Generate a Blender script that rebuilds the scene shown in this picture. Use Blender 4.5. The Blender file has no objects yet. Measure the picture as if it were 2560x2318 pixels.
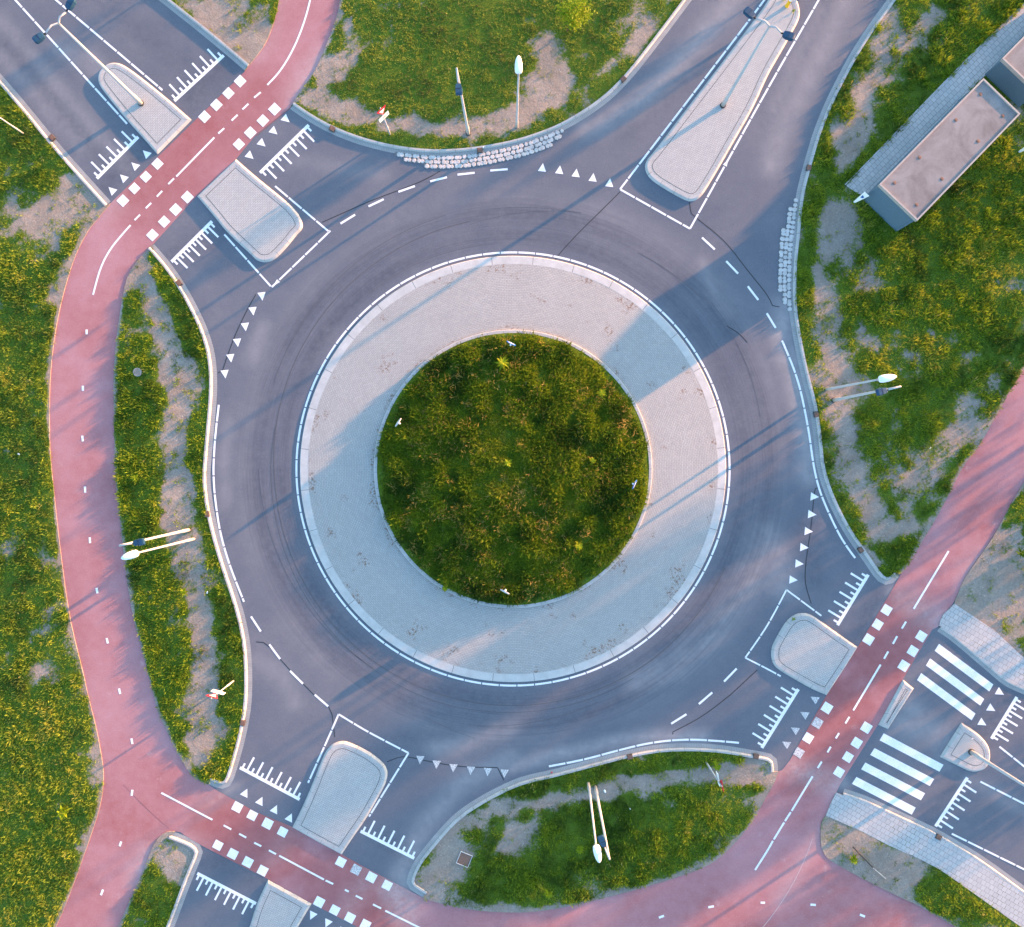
import bpy, bmesh, math, random
import numpy as np
from mathutils import Vector, Matrix
from mathutils.geometry import tessellate_polygon

random.seed(7); rng = np.random.default_rng(11)
scene = bpy.context.scene
COL = scene.collection
H = 44.0            # camera height in metres
S = 40.0            # photo pixels per metre on the ground

# ------------------------------------------------------------------ measuring helpers
TILES = {c: (640*(i % 4), (0, 580, 1160, 1738)[i//4]) for i, c in enumerate('ABCDEFGHIJKLMNOP')}
KZ = 640/2014
def W(u, v, z=0.0):
    f = (H - z)/H/S
    return ((u - 1280)*f, (1159 - v)*f)
def px(c, x, y):
    ox, oy = TILES[c]
    return (ox + x*KZ, oy + y*KZ)
def pts(spec, z=0.0):
    """'A 1,2 3,4 B 5,6' -> survey points in metres (letters choose the survey sheet; 'd' the overview, 's' the full sheet)"""
    out = []; c = 's'
    for tok in spec.split():
        if ',' not in tok:
            c = tok; continue
        x, y = (float(q) for q in tok.split(','))
        if c == 'd': u, v = x*1.26984, y*1.26984
        elif c == 's': u, v = x, y
        else: u, v = px(c, x, y)
        out.append(W(u, v, z))
    return out

CX, CY = W(1282.5, 1172.7)      # centre of the roundabout

# ------------------------------------------------------------------ numpy noise
def _hash(ix, iy, seed):
    h = (ix.astype(np.int64)*374761393 + iy.astype(np.int64)*668265263 + seed*974634777) & 0x7fffffff
    h = ((h ^ (h >> 13))*1274126177) & 0x7fffffff
    return ((h ^ (h >> 16)) & 0xffff)/65535.0
def vnoise(x, y, scale, seed=0):
    x = np.asarray(x, float)/scale; y = np.asarray(y, float)/scale
    ix = np.floor(x); iy = np.floor(y); fx = x - ix; fy = y - iy
    fx = fx*fx*(3 - 2*fx); fy = fy*fy*(3 - 2*fy)
    a = _hash(ix, iy, seed); b = _hash(ix+1, iy, seed); c = _hash(ix, iy+1, seed); d = _hash(ix+1, iy+1, seed)
    return (a*(1-fx) + b*fx)*(1-fy) + (c*(1-fx) + d*fx)*fy
def fbm(x, y, scale, seed=0, octs=3):
    t = 0; amp = 1; tot = 0
    for o in range(octs):
        t = t + amp*vnoise(x, y, scale/2**o, seed + 17*o); tot += amp; amp *= 0.55
    return t/tot
def seg_dist(x, y, line):
    x = np.asarray(x, float); y = np.asarray(y, float)
    best = np.full(x.shape, 1e9)
    if len(line) == 1:
        return np.hypot(x - line[0][0], y - line[0][1])
    for (ax, ay), (bx, by) in zip(line[:-1], line[1:]):
        dx, dy = bx - ax, by - ay; L2 = dx*dx + dy*dy + 1e-9
        t = np.clip(((x - ax)*dx + (y - ay)*dy)/L2, 0, 1)
        best = np.minimum(best, np.hypot(x - ax - t*dx, y - ay - t*dy))
    return best
def inside(x, y, poly):
    r = np.zeros(np.shape(x), bool)
    n = len(poly)
    for i in range(n):
        x1, y1 = poly[i]; x2, y2 = poly[(i+1) % n]
        if y1 == y2: continue
        c = ((y1 > y) != (y2 > y)) & (x < (x2 - x1)*(y - y1)/(y2 - y1) + x1)
        r ^= c
    return r

# ------------------------------------------------------------------ polyline helpers
def chaikin(p, closed=False, it=2, maxturn=62):
    for _ in range(it):
        n = len(p); q = []
        for i in range(n):
            if not closed and i in (0, n-1):
                q.append(p[i]); continue
            a, b, c = Vector(p[i-1]), Vector(p[i]), Vector(p[(i+1) % n])
            d1, d2 = b - a, c - b
            if d1.length < 1e-6 or d2.length < 1e-6: q.append(p[i]); continue
            if math.degrees(d1.angle(d2)) > maxturn: q.append(p[i]); continue
            q.append(tuple(b - d1*0.25)); q.append(tuple(b + d2*0.25))
        p = q
    return p
def offset(p, d, closed=False):
    """shift a polyline by d metres to its left"""
    n = len(p); out = []
    for i in range(n):
        b = Vector(p[i])
        a = Vector(p[i-1]) if (closed or i > 0) else None
        c = Vector(p[(i+1) % n]) if (closed or i < n-1) else None
        d1 = (b - a).normalized() if a is not None else (c - b).normalized()
        d2 = (c - b).normalized() if c is not None else d1
        n1 = Vector((-d1.y, d1.x)); n2 = Vector((-d2.y, d2.x))
        m = n1 + n2
        if m.length < 1e-5: m = n1.copy()
        m.normalize()
        k = d/max(0.45, m.dot(n1))
        out.append(tuple(b + m*k))
    return out
def area(p):
    return 0.5*sum(p[i][0]*p[(i+1) % len(p)][1] - p[(i+1) % len(p)][0]*p[i][1] for i in range(len(p)))
def ccw(p):
    return p if area(p) > 0 else p[::-1]
def resample(p, step):
    out = [p[0]]; carry = 0.0
    for a, b in zip(p[:-1], p[1:]):
        L = math.dist(a, b); t = step - carry
        while t <= L:
            out.append((a[0] + (b[0]-a[0])*t/L, a[1] + (b[1]-a[1])*t/L)); t += step
        carry = L - (t - step)
    out.append(p[-1])
    return out
def cut_line(p, s0, s1):
    out = []; s = 0.0
    for a, b in zip(p[:-1], p[1:]):
        L = math.dist(a, b)
        if L < 1e-9: continue
        lo, hi = max(s0, s), min(s1, s + L)
        if lo < hi:
            f = lambda q: (a[0] + (b[0]-a[0])*(q-s)/L, a[1] + (b[1]-a[1])*(q-s)/L)
            if not out: out.append(f(lo))
            out.append(f(hi))
        s += L
    return out
def plen(p): return sum(math.dist(a, b) for a, b in zip(p[:-1], p[1:]))

# ------------------------------------------------------------------ mesh helpers
class MB:
    def __init__(s): s.v = []; s.f = []; s.uv = None; s.mi = []
    def poly(s, p3, m=0):
        b = len(s.v); s.v += [tuple(q) for q in p3]; s.f.append(tuple(range(b, b + len(p3)))); s.mi.append(m)
    def flat(s, p2, z, m=0):
        s.poly([(x, y, z) for x, y in ccw(p2)], m)
    def ribbon(s, p, w, z):
        l = offset(p, w/2); r = offset(p, -w/2); b = len(s.v)
        for (a, c) in zip(l, r): s.v += [(a[0], a[1], z), (c[0], c[1], z)]
        for i in range(len(p)-1):
            s.f.append((b+2*i+1, b+2*i+3, b+2*i+2, b+2*i)); s.mi.append(0)
    def dash(s, p, w, z, seg=1.06, gap=0.045, jitter=0):
        L = plen(p); t = 0
        while t < L - 0.1:
            q = cut_line(p, t, min(L, t + seg))
            if len(q) > 1: s.ribbon(q, w, z)
            t += seg + gap
    def box(s, c, dx, dy, dz, M=None, m=0, taper=1.0, bev=0.0):
        """box standing on c (bottom centre), M a 3x3 turn, upper face shrunk by taper, upper edge bevelled"""
        M = M or Matrix.Identity(3)
        rows = [(1, 1, 0), (1, 1, dz - bev) if bev else None, (taper - bev*2/dx, taper - bev*2/dy, dz) if bev else (taper, taper, dz)]
        rows = [r for r in rows if r]
        b = len(s.v)
        for (kx, ky, z) in rows:
            for (sx, sy) in ((-1, -1), (1, -1), (1, 1), (-1, 1)):
                q = M @ Vector((sx*dx/2*kx, sy*dy/2*ky, z)); s.v.append((q.x + c[0], q.y + c[1], q.z + c[2]))
        s.f.append((b+3, b+2, b+1, b)); s.mi.append(m)
        for r in range(len(rows)-1):
            o = b + 4*r
            for i in range(4):
                j = (i+1) % 4
                s.f.append((o+i, o+j, o+4+j, o+4+i)); s.mi.append(m)
        o = b + 4*(len(rows)-1)
        s.f.append((o, o+1, o+2, o+3)); s.mi.append(m)
    def tube(s, path, radii, n=10, m=0, cap=True):
        P = [Vector(q) for q in path]; b = len(s.v)
        for i, q in enumerate(P):
            t = (P[min(i+1, len(P)-1)] - P[max(i-1, 0)]).normalized()
            a = t.orthogonal().normalized() if abs(t.z) < 0.95 else Vector((1, 0, 0))
            a = (a - t*a.dot(t)).normalized()
            if abs(t.z) < 0.95:
                a = t.cross(Vector((0, 0, 1))).normalized()
            c = t.cross(a)
            r = radii[i] if isinstance(radii, (list, tuple)) else radii
            for k in range(n):
                an = 2*math.pi*k/n
                s.v.append(tuple(q + (a*math.cos(an) + c*math.sin(an))*r))
        for i in range(len(P)-1):
            for k in range(n):
                k2 = (k+1) % n
                s.f.append((b+i*n+k, b+i*n+k2, b+(i+1)*n+k2, b+(i+1)*n+k)); s.mi.append(m)
        if cap:
            s.f.append(tuple(b+k for k in range(n))[::-1]); s.mi.append(m)
            s.f.append(tuple(b+(len(P)-1)*n+k for k in range(n))); s.mi.append(m)
    def lathe(s, prof, c=(0, 0, 0), n=24, m=0):
        b = len(s.v)
        for (r, z) in prof:
            for k in range(n):
                an = 2*math.pi*k/n
                s.v.append((c[0] + r*math.cos(an), c[1] + r*math.sin(an), c[2] + z))
        for i in range(len(prof)-1):
            for k in range(n):
                k2 = (k+1) % n
                s.f.append((b+i*n+k, b+i*n+k2, b+(i+1)*n+k2, b+(i+1)*n+k)); s.mi.append(m)
        s.f.append(tuple(b+(len(prof)-1)*n+k for k in range(n))); s.mi.append(m)
    def build(s, name, mats, parent=None, smooth=False):
        me = bpy.data.meshes.new(name)
        me.from_pydata(s.v, [], s.f)
        if not isinstance(mats, (list, tuple)): mats = [mats]
        for m in mats: me.materials.append(m)
        if len(mats) > 1: me.polygons.foreach_set('material_index', s.mi)
        if s.uv is not None:
            uv = me.uv_layers.new(name='UVMap'); idx = np.empty(len(me.loops), int); me.loops.foreach_get('vertex_index', idx)
            uv.data.foreach_set('uv', np.asarray(s.uv, np.float32)[idx].ravel())
        if smooth: me.polygons.foreach_set('use_smooth', [True]*len(me.polygons))
        me.update()
        o = bpy.data.objects.new(name, me); COL.objects.link(o)
        if parent is not None: o.parent = parent
        return o
def tag(o, label=None, cat=None, group=None, kind=None):
    if label: o['label'] = label
    if cat: o['category'] = cat
    if group: o['group'] = group
    if kind: o['kind'] = kind
    return o
def empty(name, loc, label, cat, group=None, rz=0.0):
    o = bpy.data.objects.new(name, None); o.empty_display_size = 0.3; COL.objects.link(o)
    o.location = loc; o.rotation_euler = (0, 0, rz)
    return tag(o, label, cat, group)
def copy_tree(o, parent=None):
    c = o.copy(); COL.objects.link(c)
    if parent is not None: c.parent = parent
    for ch in list(o.children): copy_tree(ch, c)
    return c
def sheet(name, poly, z, mat, grid=None, attrs=None, skirt=0.0, zfun=None, parent=None):
    """a polygon at height z, cut along a grid so that wear can vary over it, with an optional skirt going down"""
    bm = bmesh.new()
    vs = [bm.verts.new((x, y, z)) for x, y in ccw(poly)]
    f = bm.faces.new(vs); f.normal_update()
    bmesh.ops.triangulate(bm, faces=[f], ngon_method='EAR_CLIP')
    if grid:
        for ax in (0, 1):
            lo = max(min(p[ax] for p in poly), -36 if ax == 0 else -33); hi = min(max(p[ax] for p in poly), 36 if ax == 0 else 33)
            n = int((hi - lo)/grid)
            for i in range(1, n+1):
                co = [0, 0, 0]; no = [0, 0, 0]; co[ax] = lo + i*grid; no[ax] = 1
                bmesh.ops.bisect_plane(bm, geom=bm.verts[:] + bm.edges[:] + bm.faces[:], plane_co=co, plane_no=no)
    if zfun:
        co = np.array([v.co[:2] for v in bm.verts]); zz = zfun(co[:, 0], co[:, 1])
        for v, q in zip(bm.verts, zz): v.co.z = z + float(q)
    if skirt:
        be = [e for e in bm.edges if len(e.link_faces) == 1]
        r = bmesh.ops.extrude_edge_only(bm, edges=be)
        for v in r['geom']:
            if isinstance(v, bmesh.types.BMVert): v.co.z = z - skirt
    bmesh.ops.recalc_face_normals(bm, faces=bm.faces[:])
    up = sum(f.normal.z*f.calc_area() for f in bm.faces)
    if up < 0: bmesh.ops.reverse_faces(bm, faces=bm.faces[:])
    me = bpy.data.meshes.new(name); bm.to_mesh(me); bm.free()
    me.materials.append(mat)
    n = len(me.vertices); co = np.empty(n*3, np.float32); me.vertices.foreach_get('co', co); co = co.reshape(-1, 3)
    for k, fn in (attrs or {}).items():
        at = me.attributes.new(k, 'FLOAT', 'POINT'); at.data.foreach_set('value', np.asarray(fn(co[:, 0], co[:, 1]), np.float32))
    o = bpy.data.objects.new(name, me); COL.objects.link(o)
    if parent is not None: o.parent = parent
    return o

# ------------------------------------------------------------------ materials
def new_mat(name):
    m = bpy.data.materials.new(name); m.use_nodes = True
    nt = m.node_tree; nt.nodes.clear()
    out = nt.nodes.new('ShaderNodeOutputMaterial'); b = nt.nodes.new('ShaderNodeBsdfPrincipled')
    nt.links.new(b.outputs[0], out.inputs[0])
    b.inputs['Specular IOR Level'].default_value = 0.25
    return m, nt, b
class NG:
    def __init__(s, nt): s.nt = nt
    def n(s, t, **k):
        q = s.nt.nodes.new(t)
        for a, v in k.items(): setattr(q, a, v)
        return q
    def l(s, a, b): s.nt.links.new(a, b)
    def inp(s, sock, v):
        if hasattr(v, 'is_output') or isinstance(v, bpy.types.NodeSocket): s.l(v, sock)
        else: sock.default_value = v
    def math(s, op, a, b=0.0, c=0.0, clamp=False):
        q = s.n('ShaderNodeMath', operation=op); q.use_clamp = clamp
        s.inp(q.inputs[0], a); s.inp(q.inputs[1], b); s.inp(q.inputs[2], c)
        return q.outputs[0]
    def mix(s, f, a, b, mode='MIX'):
        q = s.n('ShaderNodeMix', data_type='RGBA', blend_type=mode)
        s.inp(q.inputs[0], f)
        for sock, v in ((q.inputs[6], a), (q.inputs[7], b)):
            if isinstance(v, (tuple, list)): sock.default_value = (*v[:3], 1)
            else: s.l(v, sock)
        return q.outputs[2]
    def noise(s, scale, detail=3, rough=0.55, vec=None, dist=0.0):
        q = s.n('ShaderNodeTexNoise'); q.inputs['Scale'].default_value = scale; q.inputs['Detail'].default_value = detail
        q.inputs['Roughness'].default_value = rough; q.inputs['Distortion'].default_value = dist
        s.l(vec if vec is not None else s.obj(), q.inputs['Vector'])
        return q.outputs[0]
    def obj(s):
        if not hasattr(s, '_o'): s._o = s.n('ShaderNodeNewGeometry').outputs['Position']
        return s._o
    def ramp(s, f, lo, hi):
        q = s.n('ShaderNodeMapRange'); s.l(f, q.inputs[0]); q.inputs[1].default_value = lo; q.inputs[2].default_value = hi
        return q.outputs[0]
    def attr(s, name):
        return s.n('ShaderNodeAttribute', attribute_name=name)
    def bump(s, h, dist=0.01, strength=1.0):
        q = s.n('ShaderNodeBump'); q.inputs['Distance'].default_value = dist; q.inputs['Strength'].default_value = strength
        s.l(h, q.inputs['Height']); return q.outputs[0]

def plain(name, col, rough=0.6, var=0.12, scale=6.0, metal=0.0, bump=0.0):
    m, nt, b = new_mat(name); g = NG(nt)
    f = g.ramp(g.noise(scale, 4, 0.6), 0.3, 0.7)
    c = g.mix(f, tuple(q*(1-var) for q in col), tuple(min(1, q*(1+var)) for q in col))
    nt.links.new(c, b.inputs['Base Color']); b.inputs['Roughness'].default_value = rough; b.inputs['Metallic'].default_value = metal
    if bump: nt.links.new(g.bump(g.noise(60, 3), bump), b.inputs['Normal'])
    return m

def asphalt_mat():
    m, nt, b = new_mat('asphalt'); g = NG(nt)
    big = g.ramp(g.noise(0.22, 4, 0.6, dist=0.6), 0.32, 0.68)
    base = g.mix(big, (0.094, 0.110, 0.143), (0.146, 0.151, 0.178))
    mid = g.ramp(g.noise(2.2, 4, 0.65), 0.3, 0.7)
    base = g.mix(g.math('MULTIPLY', mid, 0.35), base, (0.076, 0.088, 0.118))
    grain = g.ramp(g.noise(34, 2, 0.7), 0.3, 0.72)
    base = g.mix(g.math('MULTIPLY', grain, 0.30), base, (0.200, 0.205, 0.235))
    gg = g.noise(11, 2, 0.8)
    base = g.mix(g.math('MULTIPLY', g.ramp(gg, 0.55, 0.85), 0.55), base, (0.23, 0.23, 0.26)); base = g.mix(g.math('MULTIPLY', g.ramp(gg, 0.45, 0.15), 0.5), base, (0.05, 0.055, 0.075))
    gr2 = g.ramp(g.noise(85, 1, 0.5), 0.55, 0.75)
    base = g.mix(g.math('MULTIPLY', gr2, 0.25), base, (0.055, 0.06, 0.072))
    w = g.attr('dust').outputs['Fac']; streak = g.ramp(g.noise(0.9, 5, 0.7, dist=0.3), 0.25, 0.7)
    base = g.mix(g.math('MULTIPLY', w, g.math('ADD', 0.35, g.math('MULTIPLY', streak, 0.65)), clamp=True), base, (0.31, 0.295, 0.305))
    # fine concentric wear left by turning traffic
    sp = g.n('ShaderNodeSeparateXYZ'); g.l(g.obj(), sp.inputs[0])
    dx = g.math('SUBTRACT', sp.outputs[0], CX); dy = g.math('SUBTRACT', sp.outputs[1], CY)
    rr = g.math('SQRT', g.math('ADD', g.math('MULTIPLY', dx, dx), g.math('MULTIPLY', dy, dy))); an = g.math('ARCTAN2', dy, dx)
    cv = g.n('ShaderNodeCombineXYZ'); g.l(g.math('MULTIPLY', rr, 7.0), cv.inputs[0]); g.l(g.math('MULTIPLY', an, 2.2), cv.inputs[1])
    st = g.ramp(g.noise(1.0, 4, 0.7, vec=cv.outputs[0]), 0.42, 0.68)
    base = g.mix(g.math('MULTIPLY', g.math('MULTIPLY', st, g.attr('ring').outputs['Fac']), 0.36, clamp=True), base, (0.060, 0.066, 0.092))
    d = g.attr('rubber').outputs['Fac']
    base = g.mix(g.math('MULTIPLY', d, g.math('ADD', 0.4, g.math('MULTIPLY', mid, 0.6)), clamp=True), base, (0.050, 0.058, 0.082))
    nt.links.new(base, b.inputs['Base Color']); b.inputs['Roughness'].default_value = 0.85
    nt.links.new(g.bump(g.noise(70, 2, 0.6), 0.004), b.inputs['Normal'])
    return m
def path_mat():
    m, nt, b = new_mat('red_asphalt'); g = NG(nt)
    big = g.ramp(g.noise(0.16, 4, 0.6, dist=0.4), 0.35, 0.66)
    base = g.mix(big, (0.305, 0.095, 0.099), (0.385, 0.180, 0.200))
    mid = g.ramp(g.noise(1.3, 5, 0.7), 0.35, 0.8)
    base = g.mix(g.math('MULTIPLY', mid, 0.35), base, (0.48, 0.28, 0.30))
    grain = g.ramp(g.noise(38, 2, 0.7), 0.3, 0.75)
    base = g.mix(g.math('MULTIPLY', grain, 0.22), base, (0.52, 0.34, 0.35))
    gg = g.noise(11, 2, 0.8)
    base = g.mix(g.math('MULTIPLY', g.ramp(gg, 0.55, 0.85), 0.35), base, (0.56, 0.36, 0.38)); base = g.mix(g.math('MULTIPLY', g.ramp(gg, 0.45, 0.15), 0.35), base, (0.22, 0.07, 0.08))
    x = g.attr('fresh').outputs['Fac']
    base = g.mix(x, base, g.mix(mid, (0.225, 0.058, 0.056), (0.30, 0.095, 0.095)))
    dn = g.ramp(g.noise(4.5, 5, 0.75), 0.3, 0.75)
    dd = g.math('MULTIPLY', g.attr('dust').outputs['Fac'], g.math('ADD', 0.30, g.math('MULTIPLY', dn, 0.55)), clamp=True)
    base = g.mix(dd, base, (0.50, 0.44, 0.44))
    sp = g.n('ShaderNodeTexVoronoi'); sp.inputs['Scale'].default_value = 0.6; g.l(g.obj(), sp.inputs['Vector'])
    spot = g.math('MULTIPLY', g.ramp(sp.outputs['Distance'], 0.16, 0.03), 0.3)
    base = g.mix(g.math('MULTIPLY', spot, g.ramp(g.noise(6, 3), 0.4, 0.7)), base, (0.60, 0.48, 0.46))
    nt.links.new(base, b.inputs['Base Color']); b.inputs['Roughness'].default_value = 0.88
    nt.links.new(g.bump(g.noise(70, 2, 0.6), 0.003), b.inputs['Normal'])
    return m
def soil_mat():
    m, nt, b = new_mat('soil'); g = NG(nt)
    a = g.ramp(g.noise(0.5, 5, 0.7, dist=0.5), 0.3, 0.7)
    base = g.mix(a, (0.250, 0.205, 0.170), (0.375, 0.330, 0.290))
    mid = g.ramp(g.noise(9, 5, 0.75), 0.3, 0.75)
    base = g.mix(g.math('MULTIPLY', mid, 0.7), base, (0.14, 0.115, 0.095))
    v = g.n('ShaderNodeTexVoronoi'); v.inputs['Scale'].default_value = 7.0; g.l(g.obj(), v.inputs['Vector'])
    peb = g.math('MULTIPLY', g.ramp(v.outputs['Distance'], 0.17, 0.08), g.ramp(g.noise(2.5, 2), 0.52, 0.6))
    base = g.mix(peb, base, (0.60, 0.56, 0.53))
    gr = g.attr('green').outputs['Fac']
    leaf = g.ramp(g.noise(14, 4, 0.75), 0.35, 0.68)
    green = g.mix(leaf, (0.036, 0.075, 0.005), (0.115, 0.180, 0.012))
    k = g.ramp(g.math('ADD', gr, g.math('MULTIPLY', g.math('SUBTRACT', g.noise(5.5, 4, 0.8), 0.5), 1.5)), 0.30, 0.64)
    base = g.mix(k, base, green)
    nt.links.new(base, b.inputs['Base Color']); b.inputs['Roughness'].default_value = 0.95
    h = g.math('ADD', g.math('MULTIPLY', g.noise(9, 5, 0.75), 1.0), g.math('MULTIPLY', g.noise(1.2, 3), 1.5))
    nt.links.new(g.bump(h, 0.05), b.inputs['Normal'])
    return m
def paint_mat(name, worn=0.0):
    m, nt, b = new_mat(name); g = NG(nt)
    f = g.ramp(g.noise(3.0, 5, 0.7), 0.3, 0.75)
    base = g.mix(f, (0.83, 0.83, 0.83), (0.72, 0.71, 0.71))
    sp = g.ramp(g.noise(16, 4, 0.75), 0.62 - worn*0.25, 0.78 - worn*0.2)
    base = g.mix(g.math('MULTIPLY', sp, 0.55 + worn*0.4), base, (0.26, 0.25, 0.255))
    nt.links.new(base, b.inputs['Base Color']); b.inputs['Roughness'].default_value = 0.55
    return m
def bricks(name, c1, c2, mortar, bw, bh, rot=0.0, ms=0.012, uv=False, stain=None, weeds=0.0, off=0.5):
    m, nt, b = new_mat(name); g = NG(nt)
    mp = g.n('ShaderNodeMapping'); mp.inputs['Rotation'].default_value = (0, 0, rot)
    if uv: g.l(g.n('ShaderNodeUVMap').outputs[0], mp.inputs['Vector'])
    else: g.l(g.obj(), mp.inputs['Vector'])
    br = g.n('ShaderNodeTexBrick'); g.l(mp.outputs[0], br.inputs['Vector'])
    br.inputs['Scale'].default_value = 1.0; br.inputs['Brick Width'].default_value = bw; br.inputs['Row Height'].default_value = bh
    br.inputs['Mortar Size'].default_value = ms; br.inputs['Mortar Smooth'].default_value = 0.3; br.offset = off
    br.inputs['Color1'].default_value = (*c1, 1); br.inputs['Color2'].default_value = (*c2, 1); br.inputs['Mortar'].default_value = (*mortar, 1)
    base = br.outputs['Color']
    f = g.ramp(g.noise(0.7, 5, 0.7, dist=0.4), 0.3, 0.72)
    base = g.mix(g.math('MULTIPLY', f, 0.28), base, tuple(q*0.66 for q in c1))
    f2 = g.ramp(g.noise(9, 4, 0.7), 0.35, 0.75)
    base = g.mix(g.math('MULTIPLY', f2, 0.18), base, tuple(min(1, q*1.2) for q in c2))
    if weeds:
        wd = g.math('MULTIPLY', br.outputs['Fac'], g.math('MULTIPLY', g.ramp(g.noise(0.5, 3, 0.6), 0.46, 0.6), g.ramp(g.noise(5, 3, 0.7), 0.45, 0.6)))
        base = g.mix(g.math('MULTIPLY', wd, weeds, clamp=True), base, (0.055, 0.075, 0.02))
    if stain:
        su = g.n('ShaderNodeSeparateXYZ'); g.l(g.n('ShaderNodeUVMap').outputs[0], su.inputs[0])
        ed = g.math('ADD', g.math('MULTIPLY', g.ramp(su.outputs[1], 11.6, 12.5), 0.07), g.math('MULTIPLY', g.ramp(su.outputs[1], 9.1, 8.75), 0.12))
        s1 = g.ramp(g.math('ADD', g.noise(0.55, 3, 0.6), ed), 0.61, 0.67); s2 = g.ramp(g.noise(6.5, 3, 0.7), 0.50, 0.60)
        base = g.mix(g.math('MULTIPLY', g.math('MULTIPLY', s1, s2), 0.75), base, stain)
    nt.links.new(base, b.inputs['Base Color']); b.inputs['Roughness'].default_value = 0.85
    h = g.math('SUBTRACT', 1.0, br.outputs['Fac'])
    nt.links.new(g.bump(h, 0.006, 0.7), b.inputs['Normal'])
    return m
def kerb_mat(name, c1, step=1.0, axis=0, jw=0.012):
    m, nt, b = new_mat(name); g = NG(nt)
    sep = g.n('ShaderNodeSeparateXYZ'); g.l(g.n('ShaderNodeUVMap').outputs[0], sep.inputs[0])
    t = g.math('FRACT', g.math('DIVIDE', sep.outputs[axis], step))
    j = g.math('LESS_THAN', t, jw*2/step)
    f = g.ramp(g.noise(1.4, 5, 0.7), 0.3, 0.7)
    base = g.mix(f, tuple(q*0.82 for q in c1), tuple(q*1.08 for q in c1))
    f2 = g.ramp(g.noise(22, 4, 0.7), 0.45, 0.8)
    base = g.mix(g.math('MULTIPLY', f2, 0.35), base, tuple(q*0.6 for q in c1))
    base = g.mix(g.math('MULTIPLY', j, 0.7), base, (0.10, 0.10, 0.10))
    nt.links.new(base, b.inputs['Base Color']); b.inputs['Roughness'].default_value = 0.8
    return m
def leaf_mat(name, trans=0.35):
    m, nt, b = new_mat(name); g = NG(nt)
    out = [n for n in nt.nodes if n.type == 'OUTPUT_MATERIAL'][0]
    a = g.attr('tint').outputs['Color']
    b.inputs['Roughness'].default_value = 0.6; b.inputs['Specular IOR Level'].default_value = 0.15
    g.l(a, b.inputs['Base Color'])
    tr = g.n('ShaderNodeBsdfTranslucent'); g.l(g.mix(0.6, a, (0.9, 0.85, 0.25), 'MULTIPLY'), tr.inputs[0])
    mx = g.n('ShaderNodeMixShader'); mx.inputs[0].default_value = trans
    g.l(b.outputs[0], mx.inputs[1]); g.l(tr.outputs[0], mx.inputs[2]); g.l(mx.outputs[0], out.inputs[0])
    return m

M = dict(
    asphalt=asphalt_mat(), path=path_mat(), soil=soil_mat(), paint=paint_mat('road_paint', 0.3), worn=paint_mat('worn_paint', 1.0),
    apron=bricks('apron_bricks', (0.345, 0.340, 0.330), (0.395, 0.388, 0.375), (0.21, 0.21, 0.21), 0.21, 0.105, uv=True, stain=(0.16, 0.075, 0.035), ms=0.010),
    island=bricks('island_bricks', (0.395, 0.392, 0.385), (0.455, 0.450, 0.440), (0.17, 0.17, 0.17), 0.21, 0.105, rot=0.6, ms=0.009),
    tiles=bricks('pavement_tiles', (0.39, 0.39, 0.395), (0.455, 0.455, 0.455), (0.19, 0.19, 0.19), 0.30, 0.30, rot=math.radians(30), weeds=1.2, ms=0.012),
    tiles2=bricks('old_tiles', (0.40, 0.40, 0.40), (0.48, 0.47, 0.465), (0.16, 0.16, 0.15), 0.30, 0.30, rot=math.radians(-45), weeds=0.45, ms=0.012),
    slab=kerb_mat('concrete_slab', (0.49, 0.485, 0.475), 999, 0, 0.0),
    kerb=kerb_mat('concrete_kerb', (0.42, 0.415, 0.41), 1.0), gutter=kerb_mat('gutter_bricks', (0.34, 0.335, 0.33), 0.105, 0, 0.006),
    seam=plain('tar', (0.035, 0.036, 0.04), 0.5), skid=plain('skid', (0.092, 0.090, 0.098), 0.8),
    stone=plain('rough_stone', (0.46, 0.45, 0.445), 0.8, 0.18, 3.0, bump=0.01),
    rust=plain('rusty_iron', (0.20, 0.115, 0.085), 0.8, 0.3, 14), iron=plain('dark_iron', (0.06, 0.055, 0.055), 0.6),
    steel=plain('galvanised_pole', (0.42, 0.42, 0.43), 0.5, 0.08, 2.0), whitep=plain('white_plastic', (0.84, 0.85, 0.87), 0.35, 0.02),
    dark=plain('blue_black_housing', (0.018, 0.060, 0.115), 0.4, 0.15), black=plain('black_collar', (0.02, 0.02, 0.022), 0.5),
    red=plain('sign_red', (0.62, 0.025, 0.045), 0.4, 0.05), white=plain('sign_white', (0.86, 0.86, 0.86), 0.4, 0.02),
    blue=plain('sign_blue', (0.015, 0.11, 0.40), 0.4, 0.1), greyback=plain('sign_back', (0.55, 0.55, 0.56), 0.45, 0.05),
    yellow=plain('bollard_yellow', (0.85, 0.42, 0.01), 0.4, 0.05), ink=plain('sign_ink', (0.03, 0.03, 0.035), 0.5),
    wall=plain('dark_render', (0.095, 0.155, 0.215), 0.85, 0.14, 18, bump=0.004), trim=plain('roof_trim', (0.37, 0.335, 0.315), 0.7, 0.10, 5),
    bed=plain('mortar_bed', (0.17, 0.16, 0.16), 0.9, 0.2, 8), path_joint=plain('path_joint', (0.27, 0.10, 0.105), 0.9),
    path_pale=plain('path_pale', (0.47, 0.33, 0.33), 0.9),
    gutter_plain=plain('concrete_ring', (0.30, 0.28, 0.26), 0.85), mortar=plain('concrete_cover', (0.27, 0.22, 0.19), 0.85, 0.2, 8),
    bark=plain('bark', (0.16, 0.095, 0.05), 0.9, 0.25, 12), grass=leaf_mat('grass_blades', 0.35), leaf=leaf_mat('tree_leaves', 0.3),
    plank=plain('weathered_wood', (0.25, 0.21, 0.17), 0.8, 0.2, 9),
)
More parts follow.
